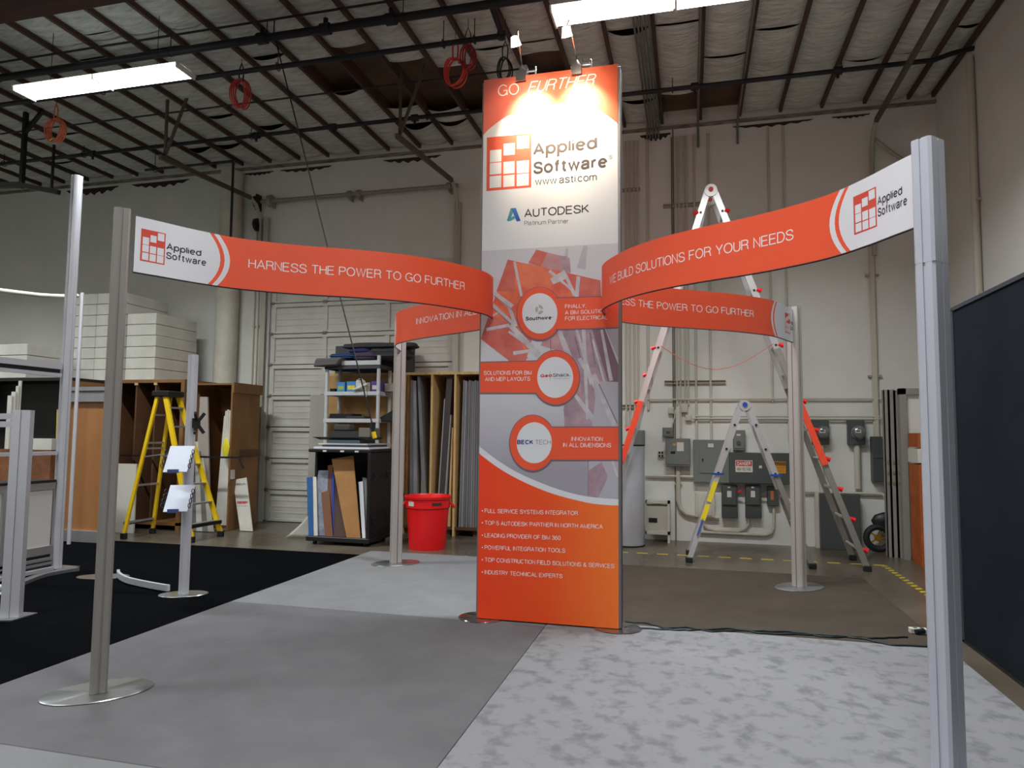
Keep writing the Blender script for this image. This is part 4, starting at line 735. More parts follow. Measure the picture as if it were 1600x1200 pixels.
# ------------------------------------------------------------------ ribbons
CTRL = [(.50, -.018), (.50, .16), (.55, .33), (.65, .52), (.80, .735), (1.02, .95), (1.30, 1.14), (1.54, 1.27), (1.76, 1.42), (1.98, 1.62), (2.12, 1.84), (2.22, 2.05), (2.29, 2.19)]
def crom(P, n=12):
    out = []; Q = [P[0]]+P+[P[-1]]
    for i in range(1, len(Q)-2):
        for k in range(n):
            t = k/n; out.append(tuple(.5*((2*Q[i][d])+(-Q[i-1][d]+Q[i+1][d])*t+(2*Q[i-1][d]-5*Q[i][d]+4*Q[i+1][d]-Q[i+2][d])*t*t+(-Q[i-1][d]+3*Q[i][d]-3*Q[i+1][d]+Q[i+2][d])*t**3) for d in (0, 1)))
    out.append(P[-1]); return out
ZT_, ZB_ = 3.015, 2.648
class Ribbon:
    def __init__(s, su, sv):
        C_ = CTRL if sv < 0 else ([(.50, .168), (.52, .25), (.6, .42), (.76, .60), (1.0, .79), (1.25, .955), (1.43, 1.07), (1.6, 1.19), (1.79, 1.36), (2.0, 1.59), (2.13, 1.82), (2.22, 2.03), (2.29, 2.17)] if su > 0 else
            [(.50, .168), (.52, .25), (.6, .42), (.76, .60), (1.0, .76), (1.25, .90), (1.53, 1.06), (1.65, 1.14), (1.81, 1.25), (2.07, 1.51), (2.2, 1.75), (2.27, 2.0), (2.31, 2.17)])
        pts = [(UC+.015+su*a, VC+.01+sv*b) for a, b in crom(C_)]
        if su < 0: pts = pts[::-1]
        s.su = su; s.p = pts; s.d = [0]
        for a, b in zip(pts[:-1], pts[1:]): s.d.append(s.d[-1]+math.hypot(b[0]-a[0], b[1]-a[1]))
        s.L = s.d[-1]
    def at(s, x, off=0):
        x = min(max(x, 0), s.L); i = 0
        while i < len(s.d)-2 and s.d[i+1] < x: i += 1
        t = (x-s.d[i])/(s.d[i+1]-s.d[i]); a, b = s.p[i], s.p[i+1]
        i0 = max(i-1, 0); i1 = min(i+2, len(s.p)-1); tx, ty_ = s.p[i1][0]-s.p[i0][0], s.p[i1][1]-s.p[i0][1]; l = math.hypot(tx, ty_)
        return (a[0]+(b[0]-a[0])*t+ty_/l*off, a[1]+(b[1]-a[1])*t-tx/l*off)
    def xat(s, px, zf=.5, k0=0):
        best = None; N = 400
        for k in range(k0, N+1):
            x = s.L*k/N; u, v = s.at(x); e = abs(pj(u, v, ZT_+(ZB_-ZT_)*zf)[0]-px)
            if best is None or e < best[0]-1e-6: best = (e, x)
        return best[1]
FL_ = Ribbon(-1, -1)
D_ST = [FL_.xat(344), FL_.xat(351), FL_.xat(359)]; D_LOGO = (FL_.xat(219.5), FL_.xat(257.5)); D_T = (FL_.xat(258.5), FL_.xat(313.5), FL_.xat(322))
BULGE = D_ST[0]-FL_.xat(325); TXT_ = (FL_.xat(388), FL_.xat(726))
def ribbon(su, sv, label, text, tr_):
    R = Ribbon(su, sv); c = R.at(R.L/2); t = thing('ribbon_banner', label, 'banner', (c[0], c[1], ZB_), 'ribbon banners')
    left = su < 0; L = R.L
    br = [0]+[d-BULGE for d in D_ST]+[L]
    mats = [1, 0, 1, 0]
    if not left: br = [L-x for x in br][::-1]; mats = mats[::-1]
    def warp(x, zn):     # arc bulge of the printed stripes
        xx = x if left else L-x; a, b_ = D_ST[0]-BULGE, D_ST[2]-BULGE
        w_ = max(0, xx/a) if xx < a else (1 if xx <= b_ else max(0, 1-(xx-b_)/.5))
        xx = xx+BULGE*(1-zn*zn)*w_; return xx if left else L-xx
    b = MB(); nr = 10
    cols = []; cm = []
    for i in range(4):
        n = max(1, int((br[i+1]-br[i])/.035))
        for k in range(n): cols.append(br[i]+(br[i+1]-br[i])*k/n); cm.append(mats[i])
    cols.append(L)
    nc = len(cols)
    for side in (1, -1):
        vs = []
        for r in range(nr+1):
            zn = 1-2*r/nr; z = ZB_+(ZT_-ZB_)*r/nr
            for x in cols: u, v = R.at(warp(x, zn), side*.004); vs.append((u, v, z))
        n0 = len(b.v); b.v += vs
        for r in range(nr):
            for k in range(nc-1): b.f.append((n0+r*nc+k, n0+r*nc+k+1, n0+(r+1)*nc+k+1, n0+(r+1)*nc+k)); b.mi.append(cm[k])
    N1 = (nr+1)*nc
    for k in range(nc-1): b.f.append((k, k+1, N1+k+1, N1+k)); b.mi.append(2); b.f.append((nr*nc+k, nr*nc+k+1, N1+nr*nc+k+1, N1+nr*nc+k)); b.mi.append(2)
    for e in (0, nc-1):
        for r in range(nr): b.f.append((r*nc+e, (r+1)*nc+e, N1+(r+1)*nc+e, N1+r*nc+e)); b.mi.append(2)
    b.build('fabric', [ORANGE, WHITEP, DARKEDGE], t, smooth=True)
    b = MB(); b.tube([(*R.at(L*k/60), ZB_-.004) for k in range(61)], .006, 5); b.build('edge_trim', DARKEDGE, t, smooth=True)
    Hh = ZT_-ZB_
    def put(body, x0, x1, f0, f1, m, bold, side=1, nm='lettering'):   # f: fraction from top for cap top, baseline
        flip = side < 0
        def fn(X, Y, e=0):
            x = x0+(x1-x0)*X; u, v = R.at(x, side*(.0046+e)); return (u, v, ZT_-Hh*(f1+(f0-f1)*Y))
        lettering(body, fn, m, t, bold)
    put(text, tr_[0], tr_[1], .385, .57, WHITET, -.0)
    l0, l1 = D_LOGO if left else (L-D_LOGO[1]-.27, L-D_LOGO[0]-.27)
    if not left: l0 = LR[0]; l1 = LR[1]
    def q(x, y, o): u, v = R.at(l0+(l1-l0)*x, .0042+(o-.005)*.4); return (u, v, ZT_-Hh*(.20+.585*y))
    lb = MB(); nx = 4
    for k in range(nx): lb.add([q(k/nx, 0, .005), q((k+1)/nx, 0, .005), q((k+1)/nx, 1, .005), q(k/nx, 1, .005)], [(0, 1, 2, 3)])
    lo = lb.build('logo', LG2, t)
    lb = MB()
    for (xa, xb, ya, yb) in LOGO_SQ: lb.add([q(xa, ya, .0062), q(xb, ya, .0062), q(xb, yb, .0062), q(xa, yb, .0062)], [(0, 1, 2, 3)])
    lb.build('logo_squares', WHITEP, lo)
    if left: a0, a1, a2 = D_T
    else: a0, a1, a2 = LT
    put('Applied', a0, a1, .365, .49, NAVYT, .018); put('Software', a0, a2, .53, .66, NAVYT, .018)
    return R
LG2 = mat('print_logo_red_orange', (206, 66, 46), .55); NAVYT = mat('print_dark_navy', (44, 40, 62), .55)
FR_ = Ribbon(1, -1); LR = (FR_.xat(1334.5), FR_.xat(1370.5)); LT = (FR_.xat(1371.5), FR_.xat(1412), FR_.xat(1419))
print('ribbon', FL_.L, D_ST, D_LOGO, D_T, TXT_, BULGE, 'FR', FR_.L-FR_.xat(1301), [FR_.L-x for x in LR+LT], FR_.xat(1240))
ribbon(-1, -1, 'front left curved orange ribbon reading HARNESS THE POWER TO GO FURTHER', 'HARNESS THE POWER TO GO FURTHER', TXT_)
ribbon(1, -1, 'front right curved orange ribbon reading WE BUILD SOLUTIONS FOR YOUR NEEDS', 'WE BUILD SOLUTIONS FOR YOUR NEEDS', (.46, FR_.xat(1240)))
BL_ = Ribbon(-1, 1); ribbon(-1, 1, 'back left orange ribbon reading INNOVATION IN ALL DIMENSIONS', 'INNOVATION IN ALL DIMENSIONS', (BL_.xat(651, k0=130), BL_.xat(651, k0=130)+(BL_.xat(707, k0=130)-BL_.xat(651, k0=130))/.37))
BR_ = Ribbon(1, 1); ribbon(1, 1, 'back right shaded orange ribbon ending at the rear right post', 'HARNESS THE POWER TO GO FURTHER', (BR_.xat(1177)-1.83, BR_.xat(1177)))

# ------------------------------------------------------------------ hoses and cables hanging from the ceiling
def coil(c, rx, rz, r, m, label, turns=3, tail=None, name='hose_coil', cat='hose', seed=1, hook=True, cap=False, yaw=0):
    rnd = random.Random(seed); t = thing(name, label, cat, (c[0], c[1], c[2]-rz)); pts = []
    N = 22*turns
    for k in range(N+1):
        a = math.pi/2+2*math.pi*k/22; j = 1+.10*math.sin(k*.31+seed)+rnd.uniform(-.01, .01); s_ = (k/N-.5)
        x = rx*j*math.cos(a)+.05*s_; z = rz*(1+.12*math.sin(k*.27+seed*2))*math.sin(a)-.06*abs(s_)
        pts.append((c[0]+x*math.cos(yaw), c[1]+.09*s_+x*math.sin(yaw), c[2]+z))
    b = MB(); b.tube(pts, r, 6); b.build('coil', m, t, smooth=True)
    top = c[2]+rz*1.0
    b = MB(); b.tube([(c[0]-.03, c[1], top-.05), (c[0]-.035, c[1], top+.12), (c[0], c[1], top+.22), (c[0]+.035, c[1], top+.12), (c[0]+.03, c[1], top-.05)], r*.9, 6); b.build('loop', m if tail is None else tail, t, smooth=True)
    b = MB(); b.cyl((c[0], c[1], top+.2), (c[0], c[1], 6.7), .004, 5); b.build('hanging_wire', DARKMETAL, t)
    if cap:
        e = pts[-1]; b = MB(); b.cyl((c[0]+.02, c[1]-.04, c[2]-rz*.92), (c[0]-.03, c[1]-.05, c[2]-rz*1.12), .014, 8); b.build('brass_fitting', mat('brass', (230, 200, 130), .3, .8), t)
    return t
def at(px, py, v): p = ov(px, py, v); return (p[0], v, p[1])
coil(at(86, 202, 7.95), .13, .17, .012, ORHOSE, 'pale orange hose coil hanging under the ceiling at upper left', 4, cap=True, seed=2)
coil(at(376, 145, 7.95), .09, .2, .011, REDHOSE, 'dark red hose coil hanging above the left ribbon', 4, BLACK, seed=5, yaw=.7)
coil(at(711, 110, 7.75), .115, .17, .012, REDHOSE, 'red hose coil hanging left of the tower top, lower and larger', 3, seed=3)
coil(at(731, 88, 7.75), .065, .15, .010, mat('dark_red_hose', (150, 36, 40), .4), 'dark red hose coil behind the larger coil, beside the pipe elbow', 3, seed=8)
coil(at(789, 108, 7.9), .07, .14, .009, BLACK, 'black cable coil hanging just behind the tower top left corner', 3, name='cable_coil', cat='cable', seed=4)
p0 = oz(428, 52, 6.5); q0 = ov(583, 668, p0[1]); q1 = ov(598, 700, p0[1])
t = thing('pull_cord', 'thin black cord slanting from ceiling down to the shelving unit', 'cord', (q0[0], p0[1], q0[1])); b = MB(); b.tube([(p0[0], p0[1], 6.68), (p0[0], p0[1], 6.5), (q0[0], p0[1], q0[1])], .009, 6); b.build('cord', BLACK, t, smooth=True)
b = MB(); b.cyl((q0[0]-.01, p0[1], q0[1]-.02), (q0[0], p0[1], q0[1]+.06), .03, 10); b.cyl((q0[0]+.01, p0[1], q0[1]-.1), (q0[0]-.0, p0[1], q0[1]-.02), .022, 8); b.build('plug', BLACK, t, smooth=True)
b = MB(); b.cyl((q0[0]+.03, p0[1]-.01, q0[1]-.12), (q0[0]+.01, p0[1]-.01, q0[1]-.05), .026, 8); b.build('connector', YELLOW, t, smooth=True)
# ------------------------------------------------------------------ cords on the floor
def fcord(pxs, label, r=.007, z0=FLZ):
    P = [oz(*p)[:2] for p in pxs]; P = crom(P, 8); rnd = random.Random(len(pxs)); b = MB()
    b.tube([(x, y+.006*math.sin(i*1.1), z0+r+.0005) for i, (x, y) in enumerate(P)], r, 6); return tag(b.build('extension_cable', CORD, smooth=True), label, 'power cord')
fcord([(977, 975), (1010, 977), (1040, 985), (1075, 984), (1110, 990), (1150, 989), (1200, 990), (1250, 992), (1290, 999), (1330, 999), (1365, 1001), (1392, 1000), (1418, 999)], 'dark teal power cord, upper one, running from the tower to the power strip')
fcord([(976, 984), (1020, 986), (1060, 988), (1090, 988), (1150, 986), (1190, 993), (1250, 995), (1300, 997), (1350, 1002), (1390, 1011), (1452, 1014)], 'dark teal power cord, lower one, passing below the power strip')
a = oz(1421, 991); c = oz(1500, 996); t = thing('power_strip', 'white power strip lying on the floor behind front right post', 'power strip', ((a[0]+c[0])/2, (a[1]+c[1])/2, FLZ))
b = MB(); b.bar((a[0], a[1], FLZ+.022), (c[0]+.02, c[1], FLZ+.022), .06, .042); b.build('housing', LBL, t, bevel=.004)
for k in range(6):
    f = .12+.13*k; x = a[0]+(c[0]-a[0])*f; y = a[1]+(c[1]-a[1])*f; B(x-.014, y-.012, FLZ+.043, x+.014, y+.012, FLZ+.045).build('socket', BLACK, t)
for k in (0, 1):
    f = .14+.32*k; x = a[0]+(c[0]-a[0])*f; y = a[1]+(c[1]-a[1])*f-.05; b = MB(); b.cyl((x-.02, y, FLZ+.025), (x+.05, y+.02, FLZ+.03), .02, 8); b.build('plug', CORD if k == 0 else BLUE, t, smooth=True)
# ------------------------------------------------------------------ extension ladders
def rail_leg(b, foot, top, w, d, flare=(0, 0, 0)): b.bar(foot, top, w, d, up=(0, 1, 0))
def mladder(apex, fL, fR, vd_top, vd_bot, name, label, hue, n_r, thick, red=False, loc=0):
    """A-frame multi-position ladder: legs spread along x, two rails per leg (front and back in y)"""
    ax, ay, az = apex; t = thing(name, label, 'ladder', ((fL+fR)/2, ay, 0))
    m = mat('ladder_aluminium', (198, 198, 200), .35, .55); m2 = mat('ladder_aluminium_dull', (140, 136, 130), .45, .5)
    for s_, fx in ((-1, fL), (1, fR)):
        H0 = az-.04
        def P(f, q, o=0):   # f 0 foot .. 1 top, q: -1 front rail, 1 back rail
            vd = vd_bot+(vd_top-vd_bot)*min(f/.5, 1) if f < .5 else vd_top
            return Vector((fx+(ax+s_*.05-fx)*f+o, ay+q*vd/2, .03+(H0-.03)*f))
        b = MB()
        for q in (-1, 1):
            b.bar(P(.46, q), P(1, q), thick, .03, up=(0, 1, 0))
        b.build('upper_rails', m, t)
        b = MB()
        for q in (-1, 1):
            b.bar(P(0.0, q)+Vector((0, q*.035, 0)), P(.56, q)+Vector((0, q*.035, 0)), thick*.85, .03, up=(0, 1, 0))
        b.build('lower_rails', m2 if s_ > 0 else m, t)
        for k in range(n_r):
            f = (k+.6)/(n_r+.35); a_, c_ = P(f, -1), P(f, 1); b = MB(); b.cyl(a_, c_, .018, 8); b.build('rung', m, t, smooth=True)
            if red:
                b = MB(); o = Vector((s_*(thick*.5+.02), -.02, 0)); p = P(f, -1)+o; b.cyl(p-Vector((s_*.03, 0, -.012)), p+Vector((s_*.03, 0, -.012)), .022, 8, .030); b.build('rung_knob', RED, t, smooth=True)
            else: pass
            b = MB(); p = P(f, -1)+Vector((0, -.02, 0)); b.cyl(p, p+Vector((0, -.01, 0)), .016, 8); b.build('rivet', DARKMETAL, t)
        for q in (-1, 1):
            p = P(0, q)+Vector((0, q*.035, -.03)); b = MB(); b.box(p[0]-.045, p[1]-.035, 0, p[0]+.045, p[1]+.035, .07); b.build('foot', BLACK, t, bevel=.008)
        if red:
            b = MB(); a_, c_ = P(.14 if s_ > 0 else .24, -1), P(.27 if s_ > 0 else .43, -1)
            a_, c_ = P(.255, -1), P(.42, -1)
            b.bar(a_+Vector((s_*.0, -.08, 0)), c_+Vector((0, -.08, 0)), thick*.9, .01, up=(0, 1, 0)); b.build('warning_label', mat('label_red_orange', (226, 70, 40), .5), t)
        else:
            if s_ < 0:
                for f0, f1 in ((.56-.13, .56), (.56-.25, .56-.15)):
                    a_, c_ = P(f0-.05, -1), P(f1-.05, -1); b = MB(); b.bar(a_+Vector((0, -.072, 0)), c_+Vector((0, -.072, 0)), thick*.8, .004, up=(0, 1, 0)); b.build('warning_label', mat('label_yellow', (224, 204, 30), .5), t)
                a_, c_ = P(.16, -1), P(.27, -1); b = MB(); b.bar(a_+Vector((0, -.072, 0)), c_+Vector((0, -.072, 0)), thick*.35, .004, up=(0, 1, 0)); b.build('blue_label', mat('label_blue', (70, 90, 150), .5), t)
            b = MB(); p = P(.56, -1)+Vector((0, -.06, 0)); b.bar(p-Vector((.07, 0, 0)), p+Vector((.07, 0, 0)), .03, .025); b.build('lock_lever', BLUE, t)
    for q in (-1, 1):
        b = MB(); b.cyl((ax, ay+q*vd_top/2-.03, az-.02), (ax, ay+q*vd_top/2+.03, az-.02), .085 if red else .07, 18); b.build('hinge', m, t, smooth=True)
        b = MB(); b.cyl((ax, ay+q*vd_top/2-.045, az-.01), (ax, ay+q*vd_top/2+.045, az-.01), .032, 12); b.build('hinge_knob', RED if red else BLUE, t, smooth=True)
    return t
p = ov(1110, 304, 9.75)
big = mladder((p[0], 9.75, p[1]), -1.28, 2.06, .42, .72, 'folding_ladder', 'very tall aluminium A-frame ladder with red rung knobs behind the right ribbon', 0, 13, .085, red=True)
p = ov(1162, 632, 9.62)
mladder((p[0], 9.62, p[1]), -.03, 1.44, .36, .50, 'folding_ladder', 'short aluminium A-frame ladder with blue top hinge in front of electrical panels', 0, 6, .075, red=False)
a = ov(1033, 541, 9.4); c = ov(1208, 541, 9.4); b = MB(); b.tube([(a[0]+(c[0]-a[0])*k/12, 9.38, a[1]-.32*math.sin(math.pi*k/12)**1.0) for k in range(13)], .005, 5)
tag(b.build('spreader_rope', mat('red_rope', (190, 90, 70), .6), smooth=True), 'thin red rope sagging between the two legs of the tall ladder', 'rope')
# ------------------------------------------------------------------ yellow stepladder
t = thing('stepladder', 'yellow fibreglass stepladder with black top in front of the wooden racks', 'ladder', (-7.65, 9.07, 0))
TOPZ = 2.16
rail = {}
for nm, foot, top in (('rear', (-8.22, 8.76), (-7.88, 8.93)), ('rear', (-8.24, 9.36), (-7.88, 9.20)), ('front', (-7.05, 8.78), (-7.74, 8.93)), ('front', (-7.03, 9.40), (-7.74, 9.20))):
    b = MB(); b.bar((*foot, .06), (*top, TOPZ), .075 if nm == 'front' else .05, .035, up=(0, 1, 0)); b.build('leg', YELLOW, t); rail.setdefault(nm, []).append((Vector((*foot, .03)), Vector((*top, TOPZ))))
    b = MB(); b.box(foot[0]-.045, foot[1]-.03, 0, foot[0]+.045, foot[1]+.03, .09); b.build('foot', BLACK, t, bevel=.006)
b = MB(); b.box(-7.96, 8.88, TOPZ-.02, -7.66, 9.25, TOPZ+.07); b.build('top_cap', BLACK, t, bevel=.015)
for k in range(7):
    f = (k+.75)/7.4; a = rail['front'][0][0].lerp(rail['front'][0][1], f); c = rail['front'][1][0].lerp(rail['front'][1][1], f); b = MB(); b.bar(a, c, .085, .025); b.build('step', ALU, t)
    if k in (0, 1, 2): b = MB(); b.bar(a+Vector((0, .02, -.02)), a+Vector((-.03, .16, -.17)), .012, .012); b.build('step_brace', ALU, t)
for f in (.1, .36, .62, .66, .86):
    a = rail['rear'][0][0].lerp(rail['rear'][0][1], f); c = rail['rear'][1][0].lerp(rail['rear'][1][1], f); b = MB(); b.bar(a, c, .02, .03); b.build('cross_bar', ALU, t)
for q in (0, 1):
    a = rail['rear'][q][0].lerp(rail['rear'][q][1], .56); c = rail['front'][q][0].lerp(rail['front'][q][1], .56); b = MB(); b.bar(a, (a+c)/2+Vector((0, 0, .04)), .015, .02); b.bar((a+c)/2+Vector((0, 0, .04)), c, .015, .02); b.build('spreader', ALU, t)
for nm in ('rear', 'front'):
    a, c = rail[nm][0][0], rail[nm][1][0]; b = MB(); b.bar(a+Vector((0, 0, .2)), c+Vector((0, 0, .2)), .03, .05); b.build('foot_guard', BLACK, t)
# ------------------------------------------------------------------ literature stand and neighbours on the navy carpet
NZ = .010
px0 = -4.86; py0 = 5.97
t = thing('literature_stand', 'silver pole stand with two sloping white trays on the navy carpet', 'display stand', (px0, py0, NZ))
n = 20; b = MB(); b.prism([(px0+(.048 if k % 5 else .040)*math.cos(2*math.pi*k/n), py0+(.048 if k % 5 else .040)*math.sin(2*math.pi*k/n)) for k in range(n)], NZ+.01, 2.39); b.build('pole', ALU_L, t)
b = MB(); b.lathe((px0, py0, NZ), [(.225, 0), (.23, .005), (.225, .01), (.001, .0105)], 40, 1, .62, .5); b.build('base_plate', STEEL, t, smooth=True)
for k, (yt, yb) in enumerate(((697, 738), (758, 800))):
    T0 = ov(269, yt, 5.88); T1 = ov(303, yt, 5.84); B0 = ov(257, yb, 5.70); B1 = ov(290, yb, 5.66)
    q = [Vector((T0[0], 5.86, T0[1])), Vector((T1[0], 5.86, T1[1])), Vector((B1[0], 5.68, B1[1])), Vector((B0[0], 5.68, B0[1]))]; nrm = (q[1]-q[0]).cross(q[2]-q[0]).normalized()*.006
    b = MB(); b.hexa([q[3]-nrm, q[2]-nrm, q[1]-nrm, q[0]-nrm, q[3]+nrm, q[2]+nrm, q[1]+nrm, q[0]+nrm]); tr_ = b.build('tray', mat('tray_white', (206, 212, 226), .35), t, bevel=.003)
    e = (q[3]+q[2])/2; xdir = (q[2]-q[3]).normalized(); dn = (q[3]-q[0]).normalized(); up_ = nrm.normalized(); up_ = up_ if up_.y < 0 else -up_
    b = MB(); b.bar(e-xdir*.07+up_*.02, e+xdir*.05+up_*.02, .012, .035); b.build('lip', mat('tray_lip', (70, 84, 140), .4), tr_)
    for side, base in ((0, q[0]), (1, q[1])):
        for j in range(4):
            c0 = base+dn*(.09+.055*j)+xdir*(-.012 if side == 0 else .012)+up_*.025
            b = MB(); b.tube([c0+dn*.024*math.cos(a)+up_*.02*math.sin(a) for a in np.linspace(0, 2*math.pi, 11)[:-1]], .004, 5, closed=True); b.build('side_ring', DARKMETAL, tr_, smooth=True)
    b = MB(); b.bar((px0, py0-.03, (q[0][2]+q[3][2])/2+.05), ((q[0]+q[2])/2)-up_*.02, .05, .03); b.build('bracket', ALU, t)
b = MB(); z = 1.70; b.box(px0+.04, py0-.03, z-.05, px0+.09, py0+.03, z+.05)
for s_ in (-1, 1): b.bar((px0+.08, py0-.02, z+s_*.03), (px0+.13, py0-.1, z+s_*.1), .025, .03); b.bar((px0+.08, py0+.02, z+s_*.03), (px0+.11, py0+.06, z+s_*.1), .025, .03)
b.build('monitor_mount', BLACK, t)
d2 = oz(161, 903); t = thing('curved_floor_rail', 'curved white floor rail with oval base plate on navy carpet, behind front left post', 'floor rail', (d2[0], d2[1], NZ))
b = MB(); b.lathe((d2[0], d2[1], NZ), [(.27, 0), (.275, .005), (.27, .01), (.001, .0105)], 36, 1, .5, .35); b.build('base_plate', STEEL, t, smooth=True)
P = crom([(-5.06, 6.0), (-5.32, 6.06), (-5.72, 6.19), (-6.0, 6.36), (-6.15, 6.5)], 8); b = MB()
for a, c in zip(P[:-1], P[1:]): b.bar((*a, NZ+.045), (*c, NZ+.045), .03, .06)
b.build('rail', ALU_L, t)
# tall pole
t = thing('tall_pole', 'very tall round silver pole at far left, taller than the posts', 'pole', (-7.17, 6.65, NZ)); n = 20; b = MB(); b.prism([(-7.17+(.062 if k % 5 else .052)*math.cos(2*math.pi*k/n), 6.65+(.062 if k % 5 else .052)*math.sin(2*math.pi*k/n)) for k in range(n)], NZ+.01, 4.69); b.build('pole', ALU_L, t)
B(-7.27, 6.575, NZ, -6.98, 6.80, NZ+.012).build('base_plate', STEEL, t)
# side exhibit in the plane x = -7.15
EX = -7.17
def exz(px, py): return ou(px, py, EX)
t = thing('exhibit_counter', 'silver framed exhibit wall with white panels and black counter edge at far left', 'display counter', (EX, 6.0, NZ))
v_in = exz(0, 700)[0]; vA, vB = 4.9, 6.57
for (ya, yb, m, nm) in ((563, 573, ALU_L, 'header_bar'), (579, 585, ALU_L, 'header_bar'), (706, 712, ALU_L, 'middle_bar')):
    z0_ = exz(50, (ya+yb)/2)[1]; hh = (yb-ya)*.5/150; B(EX-.02, vA, z0_-hh, EX+.02, vB, z0_+hh).build(nm, m, t)
z0_ = exz(50, 575)[1]; B(EX-.015, vA, z0_-.035, EX-.005, vB, z0_+.03).build('black_band', BLACK, t)
zt = exz(60, 753)[1]; zp0 = exz(60, 766)[1]; zp1 = exz(60, 855)[1]; zr = exz(60, 868)[1]; zr2 = exz(60, 876)[1]
B(EX-.35, vA, zt-.012, EX+.03, vB, zt+.015).build('countertop', BLACK, t); B(EX-.02, vA, zp0, EX+.02, vB, zt-.015).build('upper_rail', ALU, t)
vs_ = [exz(9, 800)[0]]
for a, c in ((vA, vs_[0]-.06), (vs_[0]+.06, vB-.02)): B(EX-.01, a, zp1, EX+.005, c, zp0).build('white_panel', mat('white_laminate', (196, 194, 190), .5), t)
B(EX-.02, vs_[0]-.06, NZ+.01, EX+.03, vs_[0]+.06, zp0).build('upright', ALU, t); B(EX-.02, vA, zr-.0, EX+.02, vB, zp1).build('lower_rail', ALU, t)
B(EX-.02, vA, .03, EX+.015, vB, zr2-.02).build('base_panel', ALU_D, t)
for z in (zr2-.03, .16): B(EX-.0, vA, z-.03, EX+.03, vB, z).build('base_rail', ALU, t)
B(EX-.02, vA, NZ, EX+.06, vB, .05).build('base_channel', ALU_L, t)
P = crom([oz(20, 921)[:2], oz(60, 905)[:2], oz(90, 898)[:2], oz(121, 893)[:2]], 6); b = MB()
P = [(-6.45, 4.95)]+P
for a, c in zip(P[:-1], P[1:]): b.bar((a[0], a[1], NZ+.02), (c[0], c[1], NZ+.02), .09, .035)
tag(b.build('curved_base_plate', mat('grey_plate', (120, 120, 124), .4, .5)), 'low curved grey floor plate in front of the exhibit counter', 'floor rail')
for k in range(4):
    q = oz(4, 928); b = MB(); r = .14+.035*k; b.tube([(q[0]-.15+r*math.cos(a), q[1]+r*math.sin(a), NZ+.012) for a in np.linspace(0, 2*math.pi, 26)[:-1]], .011, 6, closed=True)
    o = b.build('hoop', ALU_L, smooth=True); tag(o, ['smallest', 'second smallest', 'second largest', 'largest'][k]+' of four nested silver rings on the carpet at left edge', 'ring', 'nested rings')
# curved header tube joining second pole
p2_ = ov(121, 600, 8.1); t = thing('header_arch', 'white curved header tube on a slim pole at far left', 'display frame', (p2_[0], 8.1, NZ))
zt = ov(122, 458, 8.1)[1]; b = MB(); b.cyl((p2_[0], 8.1, NZ), (p2_[0], 8.1, zt), .026, 10); b.build('pole', ALU_L, t, smooth=True)
P = [(ov(x, y, v)[0], v, ov(x, y, v)[1]) for x, y, v in ((121, 462, 8.1), (95, 463, 7.8), (60, 461, 7.45), (25, 457, 7.0), (0, 454, 6.6), (-40, 447, 6.0))]; b = MB(); b.tube(P, .03, 10); b.build('arch_tube', mat('white_tube', (214, 214, 208), .4), t, smooth=True)
# kiosk with maple panel
KV = 8.35; k0 = ov(104, 605, KV); k1 = ov(176, 628, KV); kb = ov(110, 835, KV)
t = thing('panel_kiosk', 'silver framed kiosk with maple wood panel behind front left post', 'kiosk', ((k0[0]+k1[0])/2, KV, NZ))
B(k0[0], KV-.05, ov(110, 628, KV)[1], k1[0], KV+.05, k0[1]).build('header', ALU, t); B(k0[0]+.02, KV-.06, ov(110, 613, KV)[1], k1[0], KV-.05, ov(110, 611, KV)[1]).build('header_groove', ALU_D, t)
B(k0[0]+.0, KV-.05, NZ, k1[0], KV+.05, .17).build('plinth', ALU, t); B(k0[0], KV-.04, .17, k0[0]+.07, KV+.04, ov(110, 628, KV)[1]).build('upright', ALU, t); B(k1[0]-.06, KV-.04, .17, k1[0], KV+.04, ov(110, 628, KV)[1]).build('upright', ALU, t)
B(k0[0]+.07, KV-.01, .17, k1[0]-.06, KV+.01, ov(110, 628, KV)[1]).build('maple_panel', WOODMAPLE, t)
# front frame post
fx, fy = -5.66, 4.84; t = thing('frame_stand', 'square silver frame stand with flat base plate at left edge', 'display frame', (fx, fy, NZ))
b = MB(); ca, sa = math.cos(.5), math.sin(.5)
b.prism([(fx+a*ca-c*sa, fy+a*sa+c*ca) for a, c in ((-.07, -.045), (-.005, -.045), (-.005, -.037), (.005, -.037), (.005, -.045), (.07, -.045), (.07, .045), (-.07, .045))], NZ+.01, 1.79); b.build('upright', ALU_L, t)
b = MB(); b.prism([(fx-.36, fy-.22), (fx+.12, fy-.10), (fx+.10, fy+.16), (fx-.38, fy+.1)], NZ, NZ+.01); b.build('base_plate', STEEL, t)
for z, h in ((1.735, .05), (1.665, .05)): B(fx-1.3, fy-.03, z-h/2, fx-.06, fy+.03, z+h/2).build('cross_rail', ALU_L, t)
